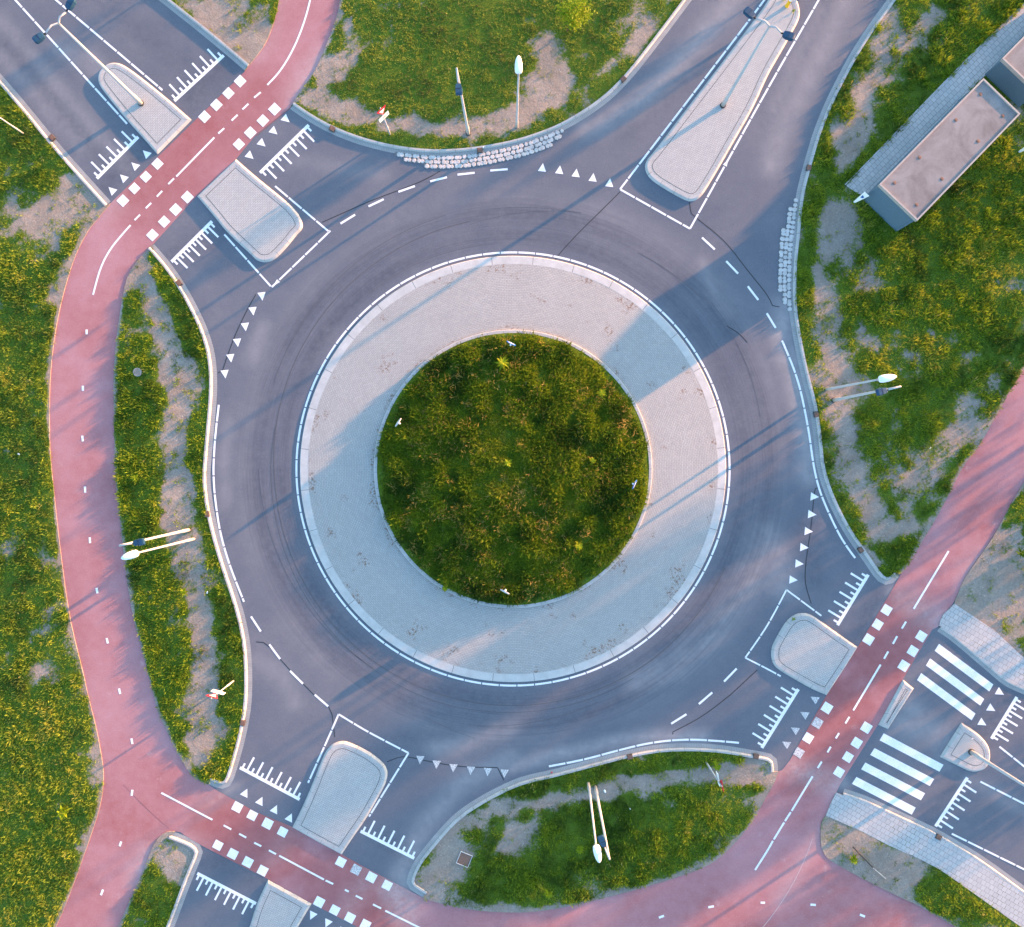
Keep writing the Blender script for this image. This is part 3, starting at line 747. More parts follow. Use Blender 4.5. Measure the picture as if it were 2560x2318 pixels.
def veg_island(x, y):
    r = np.hypot(x - CX, y - CY)
    return np.clip(0.95 + 0.7*(fbm(x, y, 0.8, 61, 2) - 0.5) - 0.75*np.exp(-((r - 8.45)/0.28)**2), 0, 1)
grass(arc(8.43, 0, 360, 96)[:-1], 'tall dark green grass filling the round central island', dens=70, blades=9, gain=0.85, pale=0.06, hgt=(0.16, 0.44), zf=dome, dfun=veg_island, dry=0.02, shift=-0.10, group='grass on the central island')
# dry pale stalks standing in the island grass
n = 3600; x = rng.uniform(-8.4, 8.4, n) + CX; y = rng.uniform(-8.4, 8.4, n) + CY
k = (np.hypot(x-CX, y-CY) < 8.2) & (fbm(x, y, 1.5, 91, 2) + 0.5*vnoise(x, y, 0.4, 4) > 0.82); x, y = x[k], y[k]; n = len(x)*3
x = np.repeat(x, 3) + rng.normal(0, 0.05, n); y = np.repeat(y, 3) + rng.normal(0, 0.05, n)
az = rng.uniform(0, 6.28, n); ln = np.radians(rng.uniform(20, 70, n)); D = np.stack([np.sin(ln)*np.cos(az), np.sin(ln)*np.sin(az), np.cos(ln)], 1)
tt = rng.random((n, 1)); tint = np.array([[0.30, 0.24, 0.05]])*(1-tt) + np.array([[0.42, 0.30, 0.10]])*tt
o = leaves_mesh('dry_grass', np.stack([x, y, dome(x, y) + 0.10], 1), D, rng.uniform(0.25, 0.5, n), rng.uniform(0.018, 0.035, n), tint, M['grass'])
tag(o, 'yellowed dry stalks scattered through the grass of the central island', 'dry grass', 'grass on the central island', 'stuff')

# ------------------------------------------------------------------ traffic islands
def island(spec, label, rot, h=0.13, kw=0.30):
    p = ccw(clean(chaikin(spec if isinstance(spec, list) else pts(spec), closed=True, it=2, maxturn=50)))
    cx = sum(q[0] for q in p)/len(p); cy = sum(q[1] for q in p)/len(p)
    e = empty('traffic_island', (cx, cy, 0), label, 'traffic island', 'kerbed traffic islands on the arms')
    p = [(a-cx, b-cy) for a, b in p]; n = len(p)
    prof = [(0.0, -0.02), (0.03, h*0.35), (0.13, h), (kw, h), (kw, h - 0.03)]
    m = MB(); m.uv = []
    s = [0.0]
    for i in range(n): s.append(s[-1] + math.dist(p[i], p[(i+1) % n]))
    lines = [offset(p, o, True) for o, z in prof]
    for i in range(n+1):
        for j, (o, z) in enumerate(prof): m.v.append((*lines[j][i % n], z)); m.uv.append((s[i], o))
    nl = len(prof)
    for i in range(n):
        for j in range(nl-1): m.f.append((i*nl+j, (i+1)*nl+j, (i+1)*nl+j+1, i*nl+j+1)); m.mi.append(0)
    m.build('kerb', M['kerb'], e)
    mat = M['island'].copy(); mat.node_tree.nodes['Mapping'].inputs['Rotation'].default_value = (0, 0, math.radians(rot))
    m = MB(); q = offset(p, kw + 0.14, True); m.ribbon(q + [q[0]], 0.028, h - 0.003); m.build('joint', M['iron'], e)
    m = MB(); m.flat(offset(p, kw - 0.002, True), h - 0.006); m.build('brick_paving', mat, e)
    return e
island('A 1240,1218 1510,945 1300,760 1100,600 990,520 920,490 850,500 790,550 768,610 780,670 830,740 1000,950 1120,1080', 'round-ended brick island on the northwest arm carrying a lamp post', -45)
island('A 1550,1545 1858,1252 B 0,1390 250,1590 330,1675 365,1740 372,1790 350,1825 F 330,15 240,130 150,220 80,245 10,230 E 1980,185 1780,0 A 1700,1720', 'square brick island between the ring and the northwest cycle crossing', -45)
island('C 1040,1330 1055,1260 1120,1190 1300,950 1600,560 1850,230 2014,10 D 20,-60 90,-110 170,-90 230,0 255,100 240,170 180,280 100,420 0,590 C 1900,850 1750,1110 1620,1340 1530,1490 1480,1560 1420,1590 1360,1580 1200,1490 1080,1410', 'long narrow brick island on the northeast arm', -30)
island('L 20,1500 30,1430 60,1370 130,1250 180,1200 230,1175 290,1170 340,1185 400,1225 560,1340 705,1440 600,1610 460,1820 350,1775 200,1690 80,1620 35,1570', 'brick island with dark worn asphalt round its curved kerb on the southeast arm', 30)
island('L 1060,1695 1148,1765 P 942,268 865,235', 'thin strip island beside the zebra crossing', 30, kw=0.22)
island('P 1520,215 1640,290 1720,370 1748,440 1745,520 1710,580 1640,605 1580,600 1480,550 1350,485 1440,340', 'small round-ended island with a lamp post beyond the zebra crossing', 30)
island('N 285,1040 370,870 450,680 520,500 560,420 610,375 680,355 740,370 870,430 970,500 1025,560 1040,620 1020,700 960,810 870,970 770,1110 675,1255 480,1150', 'large brick island between the ring and the southern cycle crossing', -28)
island('N 95,1450 440,1640 330,1825 150,2150 M 1800,2200 1965,1825 N 0,1650', 'brick island cut by the lower edge of the view on the south arm', -28)

# ------------------------------------------------------------------ road markings
Z1, Z2 = 0.006, 0.016
def mark(name, parent, mat='paint'):
    return lambda mb: mb.build(name, M[mat], parent)
def lines(name, specs, w, z, parent, dash=None, mat='paint'):
    m = MB()
    for sp in specs:
        p = chaikin(pts(sp), it=2, maxturn=30)
        if dash: m.dash(resample(p, 0.25), w, z, *dash)
        else: m.ribbon(p, w, z)
    return m.build(name, M[mat], parent)
m = MB(); n = 77
for i in range(n):
    a = 360*i/n; m.ribbon(arc(13.535, a, a + 360/n - 0.27, 4), 0.125, Z1)
m.build('edge_line', M['paint'], road)
D1 = (1.05, 0.075)
lines('edge_line', ['E 1722,1360 1705,1500 1690,1650 1680,1825 I 1680,100 1690,260 1730,540 1810,810 1920,1085'], 0.125, 0.011, road, D1)
lines('edge_line', ['H 110,855 160,970 215,1110 260,1260 320,1560 355,1825 L 385,140 430,280 540,520 610,640 685,740'], 0.125, 0.011, road, D1)
lines('edge_line', ['O 290,560 560,510 830,435 1100,370 1380,345 1650,362 1785,375'], 0.125, 0.011, road, D1)
lines('edge_line', ['P 1445,1090 1750,1240 2014,1370 2500,1610'], 0.115, 0.011, road, D1)
lines('island_outline', ['A -200,-355 120,0 1000,975', 'A 60,-322 440,0 1278,710'], 0.125, Z1, road, D1)
lines('island_outline', ['s 687.7,465.5 823,580', 's 826,577 679.5,718', 's 677,716 560.9,586.4'], 0.115, Z1, road, D1)
lines('island_outline', ['s 1975,-90 1912.4,0 C 850,1490', 'C 850,1490 1400,1800', 'C 1400,1800 2014,690 D 400,0 460,-110'], 0.12, Z1, road, D1)
lines('island_outline', ['L 145,990 420,1195', 'L 145,990 0,1270 K 1835,1525', 'K 1835,1525 L 0,1615 100,1670'], 0.10, Z1, road, D1)
lines('island_outline', ['N 650,150 870,285 1200,455', 'N 1200,455 890,955', 'N 650,150 590,290 410,690'], 0.115, Z1, road, D1)
lines('lane_line', ['P 1820,405 2014,560 2300,790', 'P 1670,680 2014,855 2400,1050'], 0.115, Z1, road, D1)
for nm, sp in (('n', ['B 665,1760 780,1690', 'B 885,1625 1005,1568', 'B 1120,1510 1250,1465', 'B 1370,1428 1502,1395', 'B 1585,1375 1720,1360', 'B 1843,1343 1980,1332']),
               ('e', ['G 1495,45 1595,138', 'G 1685,230 1778,328', 'G 1855,428 1937,535', 'H -10,640 60,755']),
               ('w', ['I 1975,1200 J 38,1318', 'J 105,1420 190,1535', 'J 268,1628 370,1730', 'J 462,1815 N 568,88']),
               ('s', ['K 1668,1712 1767,1610', 'K 1575,1798 O 1470,70', 'O 1252,225 1372,150'])):
    lines('lane_line', sp, 0.13, Z1, road)
def tris(specs, d, size=0.52, mats=None, z=Z1):
    m = MB(); c = 's'
    d = Vector((d[0], -d[1])).normalized(); n = Vector((-d.y, d.x))
    for q in pts(specs):
        q = Vector(q); m.flat([tuple(q + d*size*0.55), tuple(q - d*size*0.45 + n*0.26), tuple(q - d*size*0.45 - n*0.26)], z)
    return m.build('give_way_marking', M[mats or 'paint'], road)
tris('C 239,1320 374,1338 504,1363 637,1398 768,1440', (0.12, -1)); tris('F 47,505 E 1990,622 1930,746 1868,870 1815,992 1770,1117', (0.12, 1))
tris('L 365,258 345,397 318,530 283,657 245,785 198,912', (1, 0.08)); tris('N 1292,508 1420,545 1552,573 1690,592 1823,602 1955,615', (-0.06, 1), mats='worn')
tris('A 880,1497 970,1398 1060,1303 1150,1208', (-0.72, -0.68)); tris('A 1968,1228 B 48,1130 142,1035 237,940', (0.72, 0.62))
tris('P 365,30 285,150 210,272 140,383', (-0.86, -0.5), mats='worn'); tris('L 1825,1798 P 1757,107 1687,220', (0.86, 0.5))
tris('M 1930,768 N 35,832 150,897 267,962', (0.44, -0.9)); tris('N 442,1735 562,1795 680,1860', (-0.44, 0.9))
def hump(a, b, side, n, start_short=True):
    p, q = pts(a)[0], pts(b)[0]; m = MB()
    p, q = Vector(p), Vector(q); d = (q - p).normalized(); L = (q - p).length; nn = Vector((-d.y, d.x))*side
    m.ribbon([tuple(p), tuple(q)], 0.20, Z1)
    for i in range(n):
        t = 0.12 + (L - 0.3)*i/(n-1) + 0.03; ln = 0.38 if (i % 2 == 0) == start_short else 0.98
        c = p + d*t
        m.ribbon([tuple(c + nn*0.101), tuple(c + nn*ln)], 0.125, Z1)
    return m.build('hump_marking', M['paint'], road)
hump('A 1372,795', 'A 1760,437', 1, 13); hump('A 762,1405', 'A 1088,1078', 1, 11); hump('B 32,1360', 'B 415,985', -1, 13)
hump('E 1350,235', 'A 1668,1742', -1, 13); hump('L 547,1268', 'L 788,872', 1, 11); hump('O 1965,415', 'L 238,1772', 1, 13)
hump('P 1318,1032', 'P 1568,648', -1, 11); hump('P 1758,343', 'P 1957,15', -1, 11); hump('M 1888,570', 'N 343,820', 1, 13)
hump('N 823,1070', 'N 1245,1283', 1, 11); hump('M 1552,1402', 'M 2014,1640', -1, 13)
m = MB()
for sp in ('P 910,300 1380,548 1348,602 877,355', 'P 838,417 1306,660 1273,715 803,470', 'P 765,530 1235,772 1202,827 733,583', 'P 695,643 1162,885 1130,940 660,697'): m.flat(pts(sp), Z1)
m.build('zebra_crossing', M['paint'], road)
m = MB()
for sp in ('L 1345,1415 1772,1735 1740,1790 1310,1470', 'L 1275,1530 1242,1585 P 1670,82 1700,30', 'L 1205,1645 1172,1700 P 1602,198 1632,145'): m.flat(pts(sp), Z1)
m.build('zebra_crossing', M['paint'], road)
def blocks(spec, d, s=0.57, mat='paint'):
    m = MB(); d = Vector((d[0], -d[1])).normalized(); n = Vector((-d.y, d.x))
    for q in pts(spec):
        q = Vector(q); k = s/2*random.uniform(0.95, 1.05)
        m.flat([tuple(q + d*k + n*k), tuple(q - d*k + n*k), tuple(q - d*k - n*k), tuple(q + d*k - n*k)], Z2)
    return m.build('crossing_blocks', M[mat], bike)
dn = (0.70, -0.72); ds = (0.885, 0.465); de = (-0.53, 0.85)
blocks('A 968,1580 1058,1483 1148,1392 1240,1290 1610,920 1703,827 1798,735 1890,640', dn); blocks('A 1200,1850 1292,1745 1383,1650 1475,1552 1880,1137 1970,1045 B 55,950 147,860', dn)
blocks('M 1868,880 1985,945 N 92,1010 210,1075 668,1312 908,1432 1032,1495', ds); blocks('N 788,1372', ds, mat='worn'); blocks('M 1715,1180 1832,1248 1950,1313 N 53,1380 498,1627 620,1690 740,1750 862,1805', ds)
blocks('L 932,1148 862,1263 790,1380 P 463,100 315,337', de); blocks('P 388,218 243,452', de, mat='worn'); blocks('L 1205,1355 1138,1472 1067,1588 P 773,255 628,487 558,605', de); blocks('P 697,375', de)
lines('centre_line', ['A 1388,1390 1687,1083', 'A 1325,1450 1370,1405', 'A 1235,1548 1277,1503', 'A 1148,1640 1190,1598', 'A 1060,1733 1103,1690', 'A 1718,1052 1765,1010', 'A 1823,950 1870,905', 'A 1908,863 1955,818', 'A 2000,770 B 38,727',
                      'B 90,670 190,565 290,400 370,210 430,0 460,-200', 'A 1028,1772 E 980,0 870,130 790,280 733,495'], 0.115, Z2, bike)
lines('centre_line', ['E 683,768 683,806', 'E 653,1210 653,1250', 'E 648,1603 653,1648', 'I 670,178 671,226', 'I 707,577 710,623', 'I 760,975 768,1018', 'I 840,1370 850,1412', 'I 937,1766 947,1809', 'M 1035,340 1043,384', 'M 1043,744 1036,791', 'M 955,1150 942,1188', 'M 812,1528 795,1573'], 0.14, Z2, bike)
lines('centre_line', ['M 1270,768 1672,980', 'M 1760,1023 1820,1055', 'M 1882,1090 1938,1120', 'M 2000,1160 N 42,1188', 'N 102,1220 158,1250', 'N 183,1262 535,1450', 'N 548,1457 608,1485', 'N 700,1530 730,1545', 'N 785,1577 838,1603', 'N 920,1645 985,1677', 'N 1018,1695 1290,1830 1400,1885'], 0.115, Z2, bike)
lines('centre_line', ['L 1145,1140 1420,685', 'L 1052,1295 1085,1240', 'L 982,1415 1015,1355', 'L 912,1532 945,1475', 'L 885,1578 P 670,120', 'P 608,222 640,170', 'P 532,340 558,298', 'P 467,450 493,405', 'P 390,573 422,522', 'P 350,638 185,910', 'P 178,920 133,990', 'P 127,1000 45,1135', 'P 38,1145 0,1215 O 1912,1375'], 0.12, Z2, bike)
lines('centre_line', ['O 1155,1750 1195,1735', 'O 1543,1668 1588,1660', 'O 1955,1632 1990,1632', 'P 333,1647 376,1650', 'P 722,1725 762,1742'], 0.14, Z2, bike)
lines('path_seam', ['M 970,705 1150,890 1330,1050', 'B 270,850 0,1070'], 0.03, 0.0135, bike, mat='path_joint')
lines('path_seam', ['P 350,1130 290,1290 200,1480 60,1700 -60,1850'], 0.05, 0.0135, bike, mat='path_pale')
# sealed joints and tyre scuffs
lines('tar_seam', ['B 1450,1345 1350,1405 1200,1470 900,1580 700,1670 520,1750', 'C 850,1510 690,1670 530,1825 G 400,140 340,215', 'C 1395,1590 1410,1680 1480,1740 1590,1825 G 1700,100 1850,300 2014,500 H 35,580 90,590',
                   'E 2014,490 1945,610 1840,830 1750,1090', 'E 1750,1090 1715,1110', 'L 390,188 372,195 360,260 340,500 310,680 290,850 295,960 340,1100', 'J 0,1400 60,1405 105,1440', 'J 190,1535 270,1625', 'J 370,1730 460,1820', 'N 570,90 600,150 605,210 620,330',
                   'N 1030,525 1130,485 1200,485 1350,520 1600,565 1900,570', 'N 1900,570 1950,670', 'O 1715,0 1500,170 1265,290', 'O 1265,290 1265,310', 'K 1930,1620 1715,1820', 'G 1690,740 1790,800 1850,870'], 0.055, 0.004, road, mat='seam')
sk = MB()
def spiral(r0, r1, a0, a1, w):
    n = 60
    sk.ribbon([(CX + (r0 + (r1-r0)*i/n)*math.cos(math.radians(a0 + (a1-a0)*i/n)), CY + (r0 + (r1-r0)*i/n)*math.sin(math.radians(a0 + (a1-a0)*i/n))) for i in range(n+1)], w, 0.0035)
for r0, r1, a0, a1, w in ((15.7, 14.9, 100, 185, .05), (14.9, 14.75, 185, 305, .045), (14.75, 14.6, 305, 335, .05), (15.6, 15.9, 60, 42, .04), (16.4, 15.9, 105, 160, .03), (14.1, 14.2, 95, 130, .025),
                         (15.1, 15.3, 170, 250, .03), (15.9, 15.2, 180, 235, .025), (15.3, 15.1, 250, 300, .03), (16.6, 15.5, 75, 100, .025), (16.2, 15.8, 40, 12, .025), (15.5, 16.2, 290, 262, .025), (17.0, 16.4, 262, 250, .02), (16.5, 16.3, 75, 95, .02)):
    spiral(r0, r1, a0, a1, w)
sk.build('tyre_scuff', M['skid'], road)

# ------------------------------------------------------------------ rough stone strips
def cobbles(line, rows, label, side, start):
    line = resample(chaikin(line), 0.1); L = plen(line); m = MB()
    for r in range(rows):
        p = offset(line, side*(start + 0.135 + r*0.27)); a = 0.2 + (0.0, 0.55, 1.9)[r]; m.ribbon(cut_line(p, a - 0.03, plen(p) - (0.0, 0.4, 1.2)[r]), 0.27 if r else 0.25, 0.012 + 0.003*r)
    nb = len(m.f)
    for r in range(rows):
        off = start + 0.135 + r*0.27; p = offset(line, side*off)
        t = 0.2 + (0.0, 0.55, 1.9)[r]; Lr = plen(p) - (0.1, 0.4, 1.2)[r]
        while t < Lr:
            s = random.uniform(0.24, 0.31); q = cut_line(p, t, t + s + 0.01)
            if len(q) > 1:
                c = q[len(q)//2]; a = math.atan2(q[-1][1]-q[0][1], q[-1][0]-q[0][0]) + random.choice((0, 0.1, 0.3, 0.6))*random.uniform(-1, 1)
                k = random.uniform(0.98, 1.08); n = random.choice((5, 6, 7, 8)); h = random.uniform(0.035, 0.05)
                cx, cy = c[0] + random.uniform(-.015, .015), c[1] + random.uniform(-.015, .015); b = len(m.v)
                rad = [random.uniform(0.9, 1.08) for _ in range(n)]
                for rr, z in ((0.140, 0.0), (0.140, h*0.6), (0.130, h*0.92), (0.108, h)):
                    for i in range(n):
                        an = a + 2*math.pi*i/n; m.v.append((cx + s/0.27*k*rr*rad[i]*math.cos(an), cy + k*rr*rad[i]*math.sin(an), z))
                for lv in range(3):
                    for i in range(n):
                        j = (i+1) % n; m.f.append((b+lv*n+i, b+lv*n+j, b+(lv+1)*n+j, b+(lv+1)*n+i)); m.mi.append(0)
                m.f.append(tuple(b+3*n+i for i in range(n))); m.mi.append(0)
            t += s - 0.012
    for i in range(nb): m.mi[i] = 1
    o = m.build('stone_paving', [M['stone'], M['bed']]); tag(o, label, kind='structure')
cobbles(pts('B 1075,1190 1200,1210 1400,1228 1600,1225 1760,1205 2014,1155 C 200,1092 400,1010'), 3, 'strip of rough round pale stones along the northern kerb', -1, 0.0)
cobbles(pts('D 238,1540 222,1700 205,1825 H 190,120 183,300 180,450 188,610'), 3, 'strip of rough round pale stones along the eastern kerb', -1, 0.0)

# ------------------------------------------------------------------ drains, hatches
def drain(c, x, y, ang, label):
    q = pts(f'{c} {x},{y}')[0]
    e = empty('storm_drain', (*q, 0.0), label, 'drain', 'rusty storm drains set in the kerbs', math.radians(ang))
    m = MB(); m.box((0, 0, -0.02), 0.36, 0.30, 0.140, bev=0.008); m.build('housing', M['iron'], e)
    m = MB(); m.box((0, 0, 0.1205), 0.31, 0.25, 0.006, bev=0.002)
    for i in range(5): m.box((-0.12 + i*0.06, 0, 0.126), 0.022, 0.19, 0.006)
    m.build('lid', M['rust'], e)
for a in (('A', 415, 1088, -48, 'rusty drain in the kerb near the northwest corner of the view'), ('B', 602, 1018, -30, 'rusty drain in the northern kerb near the give way sign'), ('B', 1762, 1188, 5, 'rusty drain in the northern kerb above the rough stones'),
          ('C', 872, 628, 45, 'rusty drain in the kerb left of the long narrow island'), ('D', 318, 1325, 78, 'rusty drain in the eastern kerb just above the rough stones'), ('E', 1412, 405, -55, 'rusty drain in the western kerb near the cycle crossing'),
          ('I', 1634, 395, 97, 'rusty drain in the western kerb beside the two lamp posts'), ('M', 1912, 215, 78, 'rusty drain at the lower end of the western kerb'), ('H', 375, 1435, 102, 'rusty drain in the eastern kerb below the two lamp posts'),
          ('L', 725, 675, -55, 'rusty drain in the kerb above the southeast hump marking'), ('O', 925, 482, 12, 'rusty drain in the middle of the southern kerb'), ('O', 1915, 478, -12, 'rusty drain at the right end of the southern kerb'), ('P', 1335, 1112, -28, 'rusty drain in the tiled pavement by the zebra crossing')):
    drain(*a)
q = pts('E 1088,1105')[0]
e = empty('manhole', (*q, 0.08), 'round grey manhole cover in the grass of the western verge', 'manhole')
m = MB(); m.lathe([(0.27, -0.1), (0.27, 0.05), (0.26, 0.06), (0.225, 0.06)], n=28); m.build('ring', M['gutter_plain'], e)
m = MB(); m.lathe([(0.222, 0.0), (0.222, 0.055), (0.20, 0.062), (0.0, 0.062)], n=28); m.build('cover', M['mortar'], e)
q = pts('N 1640,1288')[0]
e = empty('access_hatch', (*q, 0.04), 'square brown hatch with thin pale frame in the sand of the southern verge', 'hatch', rz=math.radians(-22))
m = MB()
for (x, y, dx, dy) in ((0, 0.385, 0.80, 0.03), (0, -0.385, 0.80, 0.03), (0.385, 0, 0.03, 0.74), (-0.385, 0, 0.03, 0.74)): m.box((x, y, -0.05), dx, dy, 0.11, bev=0.006)
m.build('frame', M['greyback'], e)
m = MB(); m.box((0, 0, -0.05), 0.735, 0.735, 0.085, bev=0.01); m.build('lid', M['rust'], e)

# ------------------------------------------------------------------ lamp posts
def P3(u, v, z):
    a = W(u, v, z); return Vector((a[0], a[1], z))
def head_mesh(L, Wd, Ht, m):
    """rounded lamp head along +x from the origin"""
    secs = [(0.0, .62, .55), (0.06*L, .86, .8), (0.25*L, 1.0, 1.0), (0.55*L, .95, .95), (0.8*L, .72, .75), (0.95*L, .38, .5), (L, .12, .25)]
    b = len(m.v); n = 16
    for x, kw, kh in secs:
        for i in range(n):
            an = 2*math.pi*i/n; c, s_ = math.cos(an), math.sin(an)
            m.v.append((x, Wd/2*kw*math.copysign(abs(c)**0.75, c), Ht/2*kh*math.copysign(abs(s_)**0.8, s_) + (Ht*0.15)))
    for j in range(len(secs)-1):
        for i in range(n):
            k = (i+1) % n; m.f.append((b+j*n+i, b+j*n+k, b+(j+1)*n+k, b+(j+1)*n+i)); m.mi.append(0)
    m.f.append(tuple(b+i for i in range(n))[::-1]); m.f.append(tuple(b+(len(secs)-1)*n+i for i in range(n))); m.mi += [0, 0]
def pole_mesh(h, r0, r1, tp=None):
    tx, ty = (tp.x, tp.y) if tp is not None else (0, 0)
    m = MB(); m.tube([(0, 0, -0.1), (tx*.11, ty*.11, 0.9), (tx*.112, ty*.112, 0.92), (tx*.12, ty*.12, 0.98), (tx, ty, h)], [r0*1.25, r0*1.25, r0*1.22, r0, r1], 14); return m
def path_lamp(base, h, joint, tip, label):
    headc = joint
    b = Vector((*W(*base), 0.0))
    e = empty('street_lamp', b, label, 'street lamp', 'lamp posts with white heads')
    tp = P3(*joint, h) - b
    pole_mesh(h, 0.075, 0.048, tp).build('pole', M['steel'], e, smooth=True)
    d = P3(*headc, h) - b; a = math.atan2((P3(*tip, h) - b - tp).y, (P3(*tip, h) - b - tp).x)
    m = MB(); head_mesh(0.92, 0.42, 0.20, m); o = m.build('lamp_head', M['whitep'], e, smooth=True); o.location = (tp.x - 0.06*math.cos(a), tp.y - 0.06*math.sin(a), h); o.rotation_euler = (0, math.radians(-4), a)
    m = MB(); m.tube([(-0.01, 0, -0.16), (-0.01, 0, 0.06)], 0.075, 12); o2 = m.build('collar', M['steel'], e, smooth=True); o2.location = (tp.x, tp.y, h - 0.02)
    m = MB(); m.box((0.42, 0, -0.078), 0.5, 0.26, 0.02); g = m.build('lens', M['greyback'], o)
    return e
def arm_lamp(base, h, top, headc, label):
    b = Vector((*W(*base), 0.0))
    e = empty('street_lamp', b, label, 'street lamp', 'lamp posts with dark heads on short arms')
    tp = P3(*top, h) - b
    pole_mesh(h, 0.088, 0.052, tp).build('pole', M['steel'], e, smooth=True)
    hc = P3(*headc, h + 0.05) - b - tp; a = math.atan2(hc.y, hc.x); dist = math.hypot(hc.x, hc.y)
    m = MB(); m.tube([(tp.x, tp.y, h - 0.05), (tp.x + 0.02*math.cos(a), tp.y + 0.02*math.sin(a), h + 0.02), (tp.x + (dist-0.34)*math.cos(a), tp.y + (dist-0.34)*math.sin(a), h + 0.10)], [0.05, 0.05, 0.036], 10); m.build('arm', M['steel'], e, smooth=True)
    dark_head(e, (hc.x + tp.x, hc.y + tp.y, h + 0.06), a)
    m = MB(); m.tube([(0, 0, 0.01), (0, 0, 0.10)], 0.16, 16); m.build('base_ring', M['iron'], e)
    return e
def dark_head(e, c, a, neck=True):
    m = MB(); s = 0.32
    prof = [(-0.30, .10, .05), (-0.24, .15, .075), (-0.05, .185, .09), (0.20, .185, .085), (0.27, .155, .07), (0.30, .11, .05)]
    n = 4; b = 0
    for x, w, t in prof:
        m.v += [(x, -w, -t), (x, w, -t), (x, w*0.86, t), (x, -w*0.86, t)]
    for j in range(len(prof)-1):
        for i in range(4):
            k = (i+1) % 4; m.f.append((4*j+i, 4*j+k, 4*j+4+k, 4*j+4+i)); m.mi.append(0)
    m.f.append((3, 2, 1, 0)); q = 4*(len(prof)-1); m.f.append((q, q+1, q+2, q+3)); m.mi += [0, 0]
    o = m.build('lamp_head', M['dark'], e); o.location = c; o.rotation_euler = (0, math.radians(-5), a)
    m = MB(); m.box((0.0, 0, 0.083), 0.018, 0.325, 0.012); m.build('seam_strip', M['black'], o)
    m = MB(); m.box((0.06, 0, -0.105), 0.34, 0.28, 0.02); m.build('lens', M['greyback'], o)
    m = MB(); m.tube([(-0.42, 0, 0.0), (-0.29, 0, 0.0)], 0.045, 10); m.build('neck', M['black'], o)
    return o
hA, hB = 7.7, 6.6
arm_lamp((473.5, 1324.6), hA, (299.4, 1364), (348, 1356), 'dark-headed lamp post on the western verge beside the cycle path')
path_lamp((485.6, 1347.5), hB, (343.2, 1382.5), (302, 1397), 'white-headed lamp post on the western verge beside the cycle path')
arm_lamp((2082.7, 1001), hA, (2251, 966.7), (2203.8, 978.8), 'dark-headed lamp post on the eastern verge')
path_lamp((2065.5, 974), hB, (2199, 948.6), (2242, 941), 'white-headed lamp post on the eastern verge')
arm_lamp((1171.3, 335.3), hA, (1141.5, 171.6), (1146.9, 224), 'dark-headed lamp post on the northern verge')
path_lamp((1291.8, 319.4), hB, (1296.5, 182), (1296.5, 143), 'white-headed lamp post on the northern verge')
arm_lamp((1488, 1966), hA, (1523.7, 2148), (1505.6, 2102.8), 'dark-headed lamp post on the southern lens shaped verge')
path_lamp((1470.7, 1956.6), hB, (1490.3, 2115), (1498.5, 2155), 'white-headed lamp post on the southern lens shaped verge')
def twin_lamp(base, h, heads, label):
    b = Vector((*W(*base), 0.12))
    e = empty('street_lamp', b, label, 'street lamp', 'twin-armed lamp posts on the islands')
    hh = h - 0.12
    pole_mesh(hh, 0.11, 0.055).build('pole', M['steel'], e, smooth=True)
    m = MB(); m.tube([(0, 0, 0.0), (0, 0, 0.07)], 0.19, 16); m.build('base_ring', M['iron'], e)
    for hc, jt in heads:
        c = P3(*hc, h + 0.25) - b; j = P3(*jt, h + 0.22) - b
        mid = Vector((j.x*0.42, j.y*0.42, hh + 0.16)); out = Vector((mid.x*0.12 , mid.y*0.12, hh + 0.08))
        perp = Vector((b.x, b.y, 0)).normalized()*0.10
        m = MB(); m.tube([(0, 0, hh - 0.06), tuple(out), tuple(mid + perp), tuple(j)], [0.055, 0.05, 0.045, 0.042], 10); m.build('arm', M['steel'], e, smooth=True)
        a = math.atan2(c.y - j.y, c.x - j.x)
        dark_head(e, (c.x, c.y, h + 0.13), a)
    return e
twin_lamp((355.3, 261.2), 8.05, (((176, 10), (164, 31)), ((97, 95), (114, 83))), 'twin-armed lamp post on the round-ended northwest island')
twin_lamp((1805.9, 266.3), 8.0, (((1873.6, 32.7), (1889.5, 46.8)), ((1971.8, 89.3), (1954, 83.0))), 'twin-armed lamp post on the long narrow northeast island')
twin_lamp((2424.5, 1877.8), 8.0, (((2650, 2085), (2662, 2066)), ((2710, 1990), (2692, 2008))), 'twin-armed lamp post on the small round-ended southeast island')

